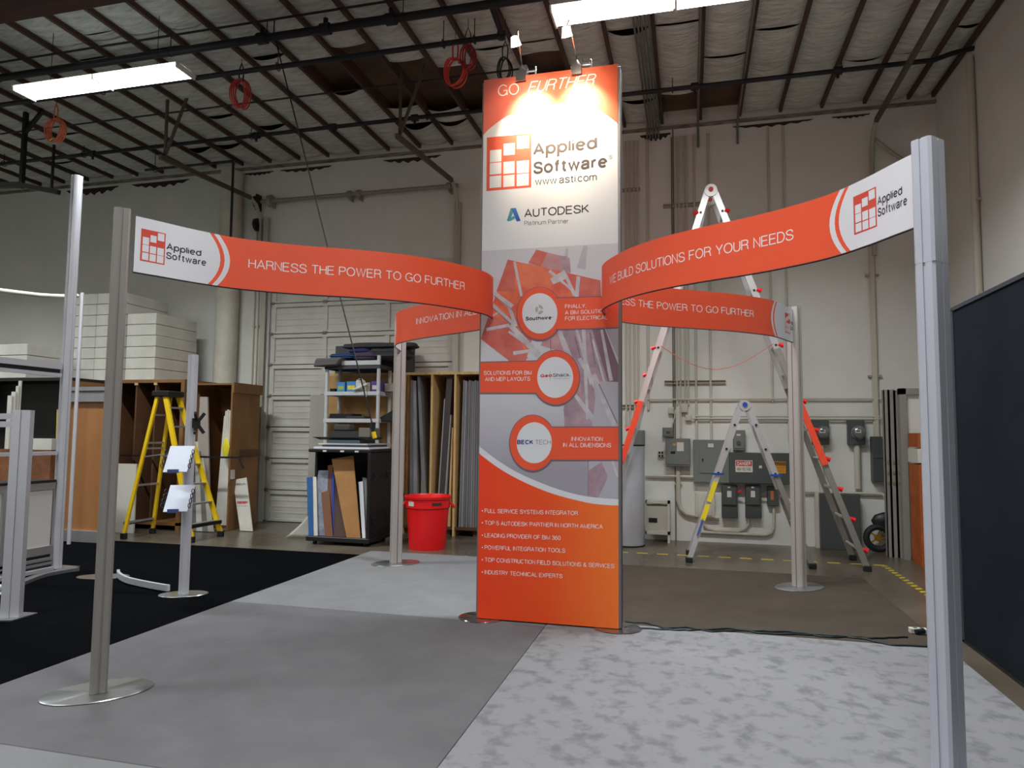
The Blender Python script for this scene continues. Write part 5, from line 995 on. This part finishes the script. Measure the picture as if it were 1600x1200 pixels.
# things seen through the exhibit frame
BV = 8.95
a = ov(-60, 585, BV); c = ov(97, 690, BV)
t = thing('black_crate', 'tall crate with black lined interior and wooden edge at far left', 'crate', ((a[0]+c[0])/2, BV+.4, 0))
ztop = 2.46
B(a[0]-.5, BV+.65, 0, c[0], BV+.7, ztop).build('back', BLACK, t); B(a[0]-.5, BV, ztop-.05, c[0]+.06, BV+.7, ztop).build('top', BLACK, t); B(c[0], BV, 0, c[0]+.06, BV+.7, ztop-.05).build('side', PLY, t); B(a[0]-.5, BV, 0, a[0]-.45, BV+.7, ztop-.05).build('side', PLY, t); B(a[0]-.45, BV+.02, .1, c[0], BV+.64, .15).build('floor', PLY_D, t)
for k, (x0, x1, yt) in enumerate(((12, 18, 618), (18, 24, 612), (25, 29, 603), (29, 33, 595))):
    v = BV-.2+.03*k; p = ov(x0, yt, v); q = ov(x1, yt, v); o = B(p[0], v, 0, q[0], v+.02, p[1]).build('foam_strip', FOAMW); tag(o, ['white foam strip standing at far left, shortest', 'white foam strip standing at far left, second shortest', 'white foam strip standing at far left, second tallest', 'white foam strip standing at far left, tallest'][k], 'foam strip', 'standing foam strips')
p = ov(46, 685, 8.6); q = ov(80, 703, 8.6)
t = thing('wooden_bin', 'open wooden box under a white tray seen through the exhibit frame', 'box', ((p[0]+q[0])/2, 8.7, 0)); B(p[0]-.6, 8.6, 0, q[0], 8.72, q[1]).build('body', mat('reddish_wood', (134, 84, 48), .7, noise=5, rgb2=(104, 62, 36)), t)
tr2 = B(p[0]-.02, 8.6, q[1], q[0]-.0, 8.72, p[1]).build('carton', FOAMW); tag(tr2, 'white carton on the wooden box seen through the exhibit frame', 'carton')
b = MB(); b.bar((ov(74, 745, 8.6)[0], 8.78, .0), (ov(90, 640, 8.9)[0], 8.92, ov(90, 640, 8.9)[1]), .02, .05); o = b.build('leaning_stick', mat('yellowish_wood', (186, 166, 70), .6)); tag(o, 'thin yellowish stick leaning at the black crate edge', 'stick')
# ------------------------------------------------------------------ wooden racks at left
R1x0, R1x1, R1y0, R1y1, R1h = -10.75, -8.06, 9.72, 10.77, 2.47
t = thing('wooden_rack', 'tall open plywood storage rack under the white cartons', 'rack', ((R1x0+R1x1)/2, 10.2, 0))
B(R1x0, R1y0, R1h-.05, R1x1, R1y1, R1h).build('top_board', PLY, t); B(R1x0, R1y0, .08, R1x1, R1y1, .13).build('bottom_board', PLY, t); B(R1x0, R1y1-.03, .13, R1x1, R1y1, R1h-.05).build('back_board', PLY_D, t)
for px in (133, 172, 213, 243): u_ = ov(px, 600, R1y0)[0]; B(u_-.015, R1y0+.01, .13, u_+.015, R1y1-.03, R1h-.05).build('divider', PLY_D, t)
B(R1x1-.07, R1y0, 0, R1x1, R1y1-.03, R1h-.05).build('side_board', PLY, t); B(R1x0, R1y0, 0, R1x0+.05, R1y1-.03, R1h-.05).build('side_board', PLY, t)
for px in (213, 243): u_ = ov(px, 600, R1y0)[0]; B(u_-.03, R1y0-.005, R1h-.09, u_+.03, R1y0+.02, R1h-.05).build('cleat', PINE, t)
R2x0, R2x1, R2y0, R2y1, R2h = -8.05, -7.31, 9.95, 10.7, 2.42
t = thing('wooden_rack', 'shorter plywood rack with capped side next to the white column', 'rack', ((R2x0+R2x1)/2, 10.3, 0))
B(R2x0, R2y0, R2h-.03, R2x1, R2y1, R2h).build('top_board', PLY, t); B(R2x1-.03, R2y0, 0, R2x1, R2y1-.03, R2h-.03).build('side_board', PLY, t); B(R2x1, R2y0-.0, R2h-.16, R2x1+.02, R2y1+.05, R2h+.01).build('cap_board', PLY, t); B(R2x0, R2y1-.03, .0, R2x1, R2y1, R2h-.03).build('back_board', PLY, t)
B(R2x1, R2y0+.2, 1.2, R2x1+.02, R2y1+.05, 1.32).build('batten', PLY_D, t)
B(R2x0, R2y0, .05, R2x1-.03, R2y1-.03, .09).build('bottom_board', PLY_D, t); B(R2x1, R2y0+.02, .84, R2x1+.008, R2y0+.12, .99).build('paper_tag', LBL, t)
def lean(name, label, cat, pts, v0, v1, th, m, group=None, zb=.012):
    """flat board whose four corners are surveyed: bottom pair at depth v0, top pair at depth v1"""
    (bl, br_, trr, tl) = pts; P = [Vector((ov(*p, v)[0], v, max(ov(*p, v)[1], .012))) for p, v in ((bl, v0), (br_, v0), (trr, v1), (tl, v1))]
    P[0][2] = P[1][2] = zb
    nn = Vector((0, th, 0)); b = MB(); b.hexa([P[0], P[1], P[2], P[3], P[0]+nn, P[1]+nn, P[2]+nn, P[3]+nn]); return tag(b.build(name, m), label, cat, group)
lean('white_board', 'narrow white board standing inside the shorter rack, near the silver pole', 'board', ((305, 826), (328, 826), (324, 620), (305, 620)), 10.05, 10.1, .03, mat('board_offwhite', (176, 168, 160), .6))
for k, (xb, xt, yt) in enumerate(((335, 350, 650), (340, 352, 642), (345, 355, 640), (350, 358, 641))):
    lean('white_strip', ['thin white strip leaning in the shorter rack, leftmost', 'thin white strip leaning in the shorter rack, second from left', 'thin white strip leaning in the shorter rack, third from left', 'thin white strip leaning in the shorter rack, rightmost'][k], 'strip', ((xb, 828), (xb+6, 828), (xt+2.5, yt), (xt, yt)), 9.97, 10.1, .012, FOAMW, 'leaning white strips')
for k, (xb, xt, yt, m) in enumerate(((298, 300, 700, GREYP), (307, 304, 690, FOAMW), (316, 308, 705, GP), (325, 312, 715, FOAMW))):
    lean('sheet', ['grey sheet leaning beside the yellow ladder, leftmost', 'white sheet leaning beside the yellow ladder, second', 'mid grey sheet leaning beside the yellow ladder, third', 'white sheet leaning beside the yellow ladder, rightmost'][k], 'sheet', ((xb, 826), (xb+9, 826), (xt+5, yt), (xt, yt)), 9.75, 9.9, .015, m, 'leaning sheets')
p = ov(353, 700, 9.93); b = MB(); b.lathe((p[0], 9.93, p[1]-.17), [(.02, 0), (.06, .1), (.07, .2), (.04, .3), (.01, .34)], 10, 1, .35); tag(b.build('yellow_rag', mat('yellow_wrap', (214, 200, 40), .6), smooth=True), 'yellow plastic wrap tied around the white strips', 'wrap')
p = ov(178, 720, 9.3); c = ov(213, 725, 9.3); t = B(p[0], 9.3, .0, c[0], 9.33, c[1]).build('white_board', mat('board_cream', (206, 204, 194), .6)); tag(t, 'white board standing right behind the front left post', 'board')
pn = lean('sign_panel', 'white panel with red word cocoon leaning on the plywood rack side', 'sign', ((375, 829), (395, 827), (385, 746), (364, 750)), 10.0, 10.12, .012, FOAMW)
def onpanel(body, x0, x1, yb, yt, m, bold=0):
    V0, V1 = 10.0, 10.12
    def fn(X, Y, e=0):
        px = x0+(x1-x0)*X; py = yb+(yt-yb)*Y; f = (827-py)/80; v = V0+(V1-V0)*f-.004-e; q = ov(px, py, v); return (q[0], v, q[1])
    lettering(body, fn, m, pn, bold)
onpanel('cocoon', 370.5, 386.5, 787, 782, REDP, .05); onpanel('innovation', 371, 387, 791, 789.5, REDP); onpanel('GRID-IT!', 368, 383, 758, 755, GREYP, .02)

t = B(ov(187, 715, 9.66)[0], 9.66, ov(187, 710, 9.66)[1]-.03, ov(363, 715, 9.66)[0]+.14, 9.68, ov(187, 710, 9.66)[1]+.0); 
t.bar((ov(363, 713, 9.67)[0]+.12, 9.66, ov(363, 713, 9.67)[1]), (ov(367, 730, 9.67)[0]+.14, 9.7, ov(367, 732, 9.67)[1]), .03, .03)
tag(t.build('strap', BLACK), 'black strap stretched across both plywood racks', 'strap')
# cartons
def carton(x0, x1, y0, y1, z0, z1, label, group):
    m = FOAMW; t = B(x0+.004, y0, z0+.003, x1-.004, y1, z1-.004).build('carton', m, bevel=.006); return tag(t, label, 'carton', group)
cx = [-10.46, -9.95, -9.35]; rows = ['bottom', 'second', 'third', 'fourth', 'fifth', 'sixth', 'seventh', 'top']
for c in range(2):
    for r in range(8):
        dz = .19; carton(cx[c], cx[c+1], 9.76, 10.77, R1h+dz*r, R1h+dz*(r+1), 'white carton in the %s row of the tall stack on the rack, %s column' % (rows[r], ('left', 'right')[c]), 'cartons in the tall stack')
rows = ['bottom', 'second', 'third', 'fourth', 'fifth', 'top']
for r in range(6):
    dz = .19; carton(-9.30, -8.70-.012*(r > 3), 9.76, 10.77, R1h+dz*r, R1h+dz*(r+1), 'white carton, %s of the six-high stack facing the overhead door' % rows[r], 'cartons in the six-high stack')
for r in range(3):
    carton(-11.4, -10.52, BV+.05, BV+.68, ztop+.002+.19*r, ztop+.19*(r+1), 'white carton, %s of three stacked on the black lined crate at far left' % ('bottom', 'middle', 'top')[r], 'cartons on the black crate')
# ------------------------------------------------------------------ black crate of boards, shelving, rack and bin on the right of the door
K0, K1, KY0, KY1, KH = -5.42, -4.42, 9.15, 9.95, 1.38
t = thing('black_case', 'open black plastic case full of upright boards under the shelving', 'case', ((K0+K1)/2, 9.55, 0))
B(K0, KY0, .05, K1, KY1, .12).build('base', BLACK, t, bevel=.01); B(K1-.05, KY0, .12, K1, KY1, KH-.05).build('side', BLACK, t, bevel=.008); B(K0, KY0+.2, .12, K0+.04, KY1, KH-.05).build('side', BLACK, t, bevel=.008); B(K0, KY1-.04, .12, K1-.05, KY1, KH-.05).build('back', BLACK, t); B(K0, KY0, KH-.05, K1, KY1, KH).build('lid', BLACK, t, bevel=.012)
for x in (K0+.1, K1-.1):
    for y in (KY0+.1, KY1-.1): b = MB(); b.cyl((x-.02, y, .03), (x+.02, y, .03), .03, 10); b.build('caster', BLACK, t, smooth=True)
for x in (.24, .52, .75): B(K0+x, KY0-.006, KH-.045, K0+x+.06, KY0+.02, KH-.02).build('latch', LBL, t, bevel=.003)
for (y, z) in ((9.3, 1.0), (9.3, .35), (9.75, .4), (9.75, 1.0)): 
    b = MB(); b.box(K1, y-.06, z-.05, K1+.015, y+.06, z+.05); b.bar((K1+.02, y-.05, z-.03), (K1+.02, y+.05, z+.03), .012, .015); b.build('clasp', mat('dark_chrome', (70, 70, 74), .3, .8), t)
for z in (.2, .45, .7, .95, 1.2): B(K1, KY0+.03, z, K1+.008, KY1-.03, z+.02).build('rib', BLACK, t)
BR1 = mat('brown_board', (112, 70, 48), .7); BR2 = mat('dark_brown_board', (74, 52, 44), .7); BLB = mat('blue_board', (30, 84, 140), .5); CLR = mat('clear_plastic_sheet', (150, 158, 172), .25, noise=9, rgb2=(112, 118, 134)); BLB2 = mat('royal_blue_sheet', (40, 60, 140), .5)
def inb(pts, m, label, k): return lean('board', label, 'board', pts, 9.165+.014*k, 9.33+.014*k, .014, m, 'boards in the black case', .125)
inb(((482, 842), (489, 843), (488, 745), (479, 746)), BLB, 'bright blue board at the left of the black case', 0); inb(((490, 842), (496, 842), (494, 745), (488.5, 745)), FOAMW, 'whitish board next to the bright blue one', 1)
inb(((496, 842), (508, 842), (513, 735), (493, 735)), CLR, 'crinkled clear plastic sheet in the black case', 4); inb(((507, 843), (513, 843), (502, 760), (499, 762)), CLR, 'narrow clear sheet edge beside the brown board', 2)
inb(((507.5, 842), (520, 842), (514, 762), (501, 763)), BR1, 'short brown board in the black case', 1); inb(((514, 842), (521, 842), (520, 726), (512, 727)), BR1, 'taller brown board behind the royal blue sheet', 5)
inb(((520, 843), (523, 843), (522, 738), (517, 738)), BLB2, 'royal blue sheet edge in the middle of the black case', 3); inb(((521, 847), (540, 848), (528, 750), (524, 738)), BR2, 'dark brown board left of the large cardboard', 1)
inb(((541, 849), (563, 842), (552, 712), (518, 717)), CARD, 'large tan cardboard sheet leaning in the black case', 0); inb(((566, 843), (571, 843), (567, 752), (560, 753)), WHITEP, 'white board at the right of the black case', 1); inb(((571, 843), (574, 843), (573, 747), (566, 746)), GP, 'greyish board behind the white board in the black case', 3)
tag(B(K0+.08, KY0+.02, KH+.002, K1-.04, KY1-.1, KH+.03).build('flat_board', WHITEP), 'thin white board lying flat on the black case', 'board')
tag(B(K0+.2, KY0+.05, KH+.032, K1-.06, KY1-.12, KH+.06).build('flat_board', mat('navy_board', (40, 50, 66), .5)), 'dark blue board lying on the flat white board', 'board')
tag(B(K0+.12, KY0+.08, KH+.062, K1-.1, KY1-.12, KH+.08).build('flat_board', FOAMW), 'thin pale board above the dark blue one on the case', 'board')
tag(B(K0+.26, KY0+.12, KH+.082, K1-.24, KY1-.2, KH+.13).build('tray', mat('steel_blue_tray', (70, 84, 96), .4)), 'steel blue tray on the boards over the black case', 'tray')
t = thing('black_tray', 'wide black tray on top of the pile over the black case', 'tray', ((K0+K1)/2, 9.5, KH+.13)); b = MB(); b.hexa([(K0+.1, KY0+.15, KH+.132), (K1-.15, KY0+.15, KH+.132), (K1-.15, KY1-.2, KH+.132), (K0+.1, KY1-.2, KH+.132), (K0+.0, KY0+.1, KH+.17), (K1-.1, KY0+.1, KH+.17), (K1-.1, KY1-.15, KH+.17), (K0+.0, KY1-.15, KH+.17)]); b.build('body', BLACK, t)
b = MB(); b.box(K0+.2, KY0+.25, KH+.17, K1-.3, KY1-.3, KH+.26); b.build('insert', mat('charcoal', (48, 48, 50), .6), t)
tag(B(K1-.3, KY0+.2, KH+.172, K1-.12, KY1-.25, KH+.31).build('carton', mat('dull_grey_box', (110, 104, 98), .7), bevel=.006), 'small dull grey box on the pile over the black case', 'box')
tag(B(K0+.24, KY0+.28, KH+.262, K0+.52, KY1-.35, KH+.36).build('bin', mat('smoke_plastic', (70, 66, 64), .3), bevel=.02), 'smoky plastic bin on the black tray', 'bin')
# shelving unit
S0, S1, SY0, SY1 = -5.68, -4.72, 10.02, 10.5
SHM = mat('shelf_grey_white', (188, 190, 194), .5)
t = thing('shelving_unit', 'grey-white plastic shelving unit loaded with boxes behind the black case', 'shelf', ((S0+S1)/2, 10.25, 0))
SZ = [1.45, 1.84, 2.27, 2.69]
for (x, y) in ((S0+.03, SY0+.03), (S1-.03, SY0+.03), (S0+.03, SY1-.03), (S1-.03, SY1-.03)): b = MB(); b.cyl((x, y, 0), (x, y, 2.84 if x > -5 and y < 10.2 else 2.68), .03, 10); b.build('leg', SHM, t, smooth=True)
for z in SZ+[1.0]:
    b = MB(); b.box(S0, SY0, z-.06, S1, SY0+.02, z); b.box(S0, SY1-.02, z-.06, S1, SY1, z); b.box(S0, SY0+.02, z-.06, S0+.02, SY1-.02, z); b.box(S1-.02, SY0+.02, z-.06, S1, SY1-.02, z); b.box(S0+.02, SY0+.02, z-.03, S1-.02, SY1-.02, z-.01); b.build('shelf_board', SHM if z < 2.6 else mat('shelf_dark', (60, 60, 62), .6), t)
b = MB(); b.box(S0+.3, SY0-.01, 2.69, S1, SY0+.02, 2.76); b.build('front_lip', SHM, t)
def lump(x0, x1, y0, y1, z0, z1, m, label, cat='blanket', seed=0, ridges=3):
    rnd = random.Random(seed); b = MB(); n, k = 18, 10; cx_, cy_ = (x0+x1)/2, (y0+y1)/2
    def fn(a, c):
        th = 2*math.pi*a; ph = math.pi*(c-.5); e = .35; sg = lambda q, p: math.copysign(abs(q)**p, q)
        x = sg(math.cos(th), e)*sg(math.cos(ph), e); y = sg(math.sin(th), e)*sg(math.cos(ph), e); z = sg(math.sin(ph), .7)
        w_ = 1+.05*math.sin(ridges*ph*3+seed)+.04*math.sin(th*3+seed); return (cx_+(x1-x0)/2*x*w_, cy_+(y1-y0)/2*y*w_, (z0+z1)/2+(z1-z0)/2*z*(1+.12*math.sin(x*4+seed)*(z > 0)))
    b.grid(fn, n, k); return tag(b.build('folded_blanket' if cat == 'blanket' else 'foam_pad', m, smooth=True), label, cat)
CH = mat('charcoal_cloth', (52, 52, 56), .9); NV = mat('navy_cloth', (34, 38, 86), .9); SB = mat('blue_cloth', (44, 78, 124), .9); PU = mat('plum_cloth', (66, 54, 72), .9)
lump(-5.45, -4.2, 10.1, 10.5, 2.96, 3.06, CH, 'charcoal folded blanket on top of the pile on the shelving', seed=3)
lump(-5.30, -4.95, 10.06, 10.4, 2.86, 2.97, NV, 'navy blue folded blanket near the top of the pile on the shelving', seed=1)
lump(-4.98, -4.3, 10.06, 10.45, 2.78, 2.96, CH, 'dark bunched blanket on the right of the pile on the shelving', seed=5)
lump(-5.62, -5.2, 10.02, 10.4, 2.80, 2.89, SB, 'blue and grey folded cloth on the left of the pile on the shelving', seed=2); lump(-5.2, -4.82, 10.0, 10.35, 2.77, 2.9, PU, 'plum grey cushion in the middle of the pile on the shelving', seed=7)
b = MB(); b.hexa([(-5.84, 9.92, 2.66), (-5.42, 9.92, 2.68), (-5.36, 10.4, 2.70), (-5.8, 10.4, 2.70), (-5.8, 9.92, 2.80), (-5.34, 9.92, 2.80), (-5.3, 10.4, 2.82), (-5.76, 10.4, 2.82)]); tag(b.build('foam_pad', mat('grey_foam', (92, 90, 90), .9), bevel=.02), 'grey foam pad hanging over the left edge of the top shelf', 'foam pad')
def sbox(x0, x1, z, h, m, label, y0=10.1, y1=10.35, stripe=None, name='box'):
    t = thing(name, label, 'box', ((x0+x1)/2, (y0+y1)/2, z)); B(x0, y0, z, x1, y1, z+h).build('carton', m, t, bevel=.004)
    if stripe: B(x0+.02, y0-.002, z+h*.2, x1-.02, y0, z+h*.6).build('label', stripe, t)
zz = 2.275
sbox(-5.50, -5.36, zz, .15, mat('sky_blue_print', (60, 130, 190), .5), 'small blue and green box on the second shelf, left', stripe=mat('green_print', (150, 170, 70), .5)); sbox(-5.33, -5.16, zz, .16, MATS['sky_blue_print'], 'small blue box with yellow spot on second shelf, next to the left one', stripe=mat('yellow_print', (210, 200, 60), .5))
sbox(-4.90, -4.74, zz, .16, mat('purple_print', (92, 66, 140), .5), 'purple and white box on the second shelf', stripe=LBL); sbox(-5.05, -4.92, zz, .14, mat('grey_tan_box', (140, 132, 120), .6), 'greyish small box behind the white device'); sbox(-4.72+.0, -4.56, zz+.0, .13, MATS['grey_tan_box'], 'beige printed box at the right end of the second shelf', y0=10.2)
sbox(-5.62, -5.54, zz, .05, BLACK, 'little black block at the left end of second shelf')
t = thing('white_device', 'white handheld device with cable on the second shelf', 'device', (-5.05, 10.07, zz)); b = MB(); b.box(-5.14, 10.03, zz, -5.0, 10.1, zz+.17); b.build('body', LBL, t, bevel=.015); b = MB(); b.tube([(-5.16, 10.0, zz+.02), (-5.05, 9.99, zz+.05), (-4.92, 10.0, zz+.11)], .02, 8); b.build('handle', LBL, t, smooth=True); b = MB(); b.tube([(-5.1, 10.0, zz+.17), (-5.03, 10.0, zz+.2), (-4.96, 10.0, zz+.15), (-4.93, 10.0, zz-.1)], .006, 6); b.build('cable', LBL, t, smooth=True)
tag(B(-5.6, 10.06, 1.842, -5.2, 10.4, 1.92).build('black_tray', BLACK, bevel=.008), 'black tray stack on the third shelf, left', 'tray'); tag(B(-5.3, 10.04, 1.842, -4.98, 10.3, 1.88).build('black_tray', MATS['charcoal'], bevel=.006), 'low charcoal tray on the third shelf, middle', 'tray')
b = MB(); b.hexa([(-4.72, 10.1, 1.80), (-4.5, 10.1, 1.80), (-4.5, 10.5, 1.80), (-4.72, 10.5, 1.80), (-4.74, 10.1, 1.86), (-4.52, 10.1, 1.98), (-4.52, 10.5, 1.98), (-4.74, 10.5, 1.86)]); tag(b.build('black_bag', BLACK, bevel=.01), 'black bag hanging at the right end of the third shelf', 'bag')
tag(B(-5.55, 10.08, 1.452, -4.95, 10.4, 1.58).build('drawer_bin', MATS['charcoal'], bevel=.01), 'charcoal bin on the lowest visible shelf', 'bin')
# large grey case on the rack
gx0, gz0 = ov(523, 583, 10.62); gx1, gz1 = ov(631, 538, 10.62)
RH = ov(640, 582, 10.55)[1]
gc = B(gx0, 10.62, RH+.002, gx1, 11.12, gz1).build('grey_case', mat('slate_case', (66, 68, 70), .7), bevel=.01); tag(gc, 'large dark slate box on top of the board rack', 'box')
# board rack
X0, X1 = -6.0, -2.3; t = thing('board_rack', 'long plywood rack holding upright sheets behind the red bin', 'rack', ((X0+X1)/2, 10.85, 0)); RY0, RY1 = 10.55, 11.14
B(X0, RY0, RH-.04, X1, RY1, RH).build('top_board', PINE, t); B(X0, RY0, .1, X1, RY1, .14).build('bottom_board', PLY_D, t); B(X0, RY1-.03, .14, X1, RY1, RH-.04).build('back_board', PLY_D, t)
B(X0+.05, RY0-.01, .14, ov(627, 600, RY0)[0], RY0+.01, RH-.04).build('front_board', mat('tan_board', (186, 148, 92), .6, noise=3, rgb2=(166, 126, 76)), t)
for px, m in ((632, PINE), (637, PLY), (674.5, PINE), (711, PINE), (760, PINE)): u_ = ov(px, 640, RY0)[0]; B(u_-.018, RY0-.005, 0 if px in (632, 674.5, 711) else .14, u_+.018, RY1-.03, RH-.04).build('divider', m, t)
for px in (640, 700, 745): u_ = ov(px, 640, RY0)[0]; B(u_-.05, RY0+.05, 0, u_+.05, RY1-.05, .1).build('foot', PLY_D, t)
GS = mat('grey_sheet', (112, 112, 116), .6); GS2 = mat('light_grey_sheet', (140, 140, 144), .6); DS = mat('dark_sheet', (60, 52, 54), .6)
def rs(pts, m, label, k=0, cat='sheet'): return lean('sheet', label, cat, pts, 10.57+.015*k, 10.62+.015*k, .3, m, 'sheets in the board rack', .145)
rs(((639, 835), (644, 835), (645, 594), (641, 594)), GS, 'narrow grey sheet first from the left in the board rack', 0); rs(((645, 835), (652, 835), (650, 595), (645.5, 595)), GS2, 'lighter grey sheet second from the left in the board rack', 1)
rs(((661, 835), (668, 835), (656, 588), (652, 588)), GS, 'grey sheet slanting left near the first divider', 0); rs(((656, 835), (659, 835), (661, 705), (659, 705)), PINE, 'short pale batten between the grey sheets', 2, 'batten')
rs(((683, 835), (691, 835), (707, 590), (698, 590)), DS, 'dark brown sheet slanting right in the board rack', 1); rs(((681, 835), (683, 835), (695.5, 623), (694, 623)), GS2, 'thin pale edge sheet left of the dark brown sheet', 0); rs(((691, 835), (693.5, 835), (705, 648), (703.5, 648)), GS2, 'thin pale edge sheet right of the dark brown sheet', 0)
rs(((699, 838), (703, 838), (708, 668), (706, 668)), PINE, 'pine batten left of the second divider', 0, 'batten')
nm_ = ['first', 'second', 'third', 'fourth', 'fifth', 'sixth', 'seventh', 'eighth', 'ninth', 'tenth']
for k in range(10):
    xb = 716+3.6*k; xt = 724+2.9*k; rs(((xb, 838), (xb+3.0, 838), (xt+2.4, 594+1.2*(k % 3)), (xt, 594+1.2*(k % 3))), (GS, GS2, GS, DS if k == 8 else GS)[k % 4], '%s grey sheet from the left in the tight bundle beside the tower' % nm_[k], k % 3)
# bin
tx, ty2 = -3.62, 9.36; t = thing('trash_bin', 'round red plastic trash bin with side handles in front of the board rack', 'trash bin', (tx, ty2, 0))
b = MB(); n = 36; prof = [(.255, .0), (.26, .02), (.29, .56), (.315, .58), (.318, .70), (.335, .705), (.34, .735), (.325, .74), (.315, .72), (.30, .58), (.25, .03)]; b.lathe((tx, ty2, 0), prof, n); b.build('body', RED, t, smooth=True)
for s_ in (-1, 1):
    an = math.radians(200 if s_ < 0 else 20); c_ = Vector((tx+.33*math.cos(an), ty2+.33*math.sin(an), .60)); tt = Vector((-math.sin(an), math.cos(an), 0)); oo = Vector((math.cos(an), math.sin(an), 0)); b = MB(); b.tube([c_-tt*.08-oo*.02+Vector((0, 0, .05)), c_-tt*.07+oo*.04-Vector((0, 0, .02)), c_+tt*.07+oo*.04-Vector((0, 0, .02)), c_+tt*.08-oo*.02+Vector((0, 0, .05))], .016, 8); b.build('handle', RED, t, smooth=True)
pp = ov(661, 784, 9.03); b = MB(); r = .3205
def onbin(u0, u1, z0, z1, m, nm):
    b = MB(); b.grid(lambda a, c: (tx+r*math.sin(u0+(u1-u0)*a), ty2-r*math.cos(u0+(u1-u0)*a), z0+(z1-z0)*c), 4, 1); b.build(nm, m, t)
onbin(-.62, -.28, .61, .67, LBL, 'white_sticker'); onbin(.55, 1.0, .62, .66, DARKEDGE, 'recessed_logo'); onbin(-.55, -.35, .675, .685, mat('orange_sticker', (230, 120, 60), .5), 'orange_sticker')
b = MB(); b.tube([(ov(628, 779, 9.7)[0], 9.7, .85), (tx-.38, 9.4, .66), (tx-.34, 9.36, .58)], .007, 5); b.tube([(ov(622, 770, 9.9)[0], 9.9, .95), (ov(628, 779, 9.7)[0], 9.7, .85)], .007, 5); tag(b.build('dark_cable', BLACK, smooth=True), 'short dark cable between the back left post and the red bin', 'cable')
# curved plastic sheet and grey board by the case
b = MB()
def cs_(a, c): z = 0.0+.62*c; x = -5.62-.42*(1-c)**1.7+.35*a*(.35+.65*(1-c)) ; return (x, 9.6+.25*c+.1*a, max(z, .003))
b.grid(cs_, 6, 10); o = b.build('curved_sheet', mat('pale_plastic', (178, 176, 166), .5), smooth=True); tag(o, 'curved pale plastic sheet leaning at the left of the black case', 'sheet'); mm = o.modifiers.new('s', 'SOLIDIFY'); mm.thickness = .004
a = ov(485, 617, 10.2); c = ov(511, 700, 10.2); tag(B(a[0], 10.2, .0, c[0]-.02, 10.22, a[1]).build('grey_board', mat('warm_grey_board', (150, 146, 138), .6)), 'warm grey board standing left of the shelving unit', 'board')
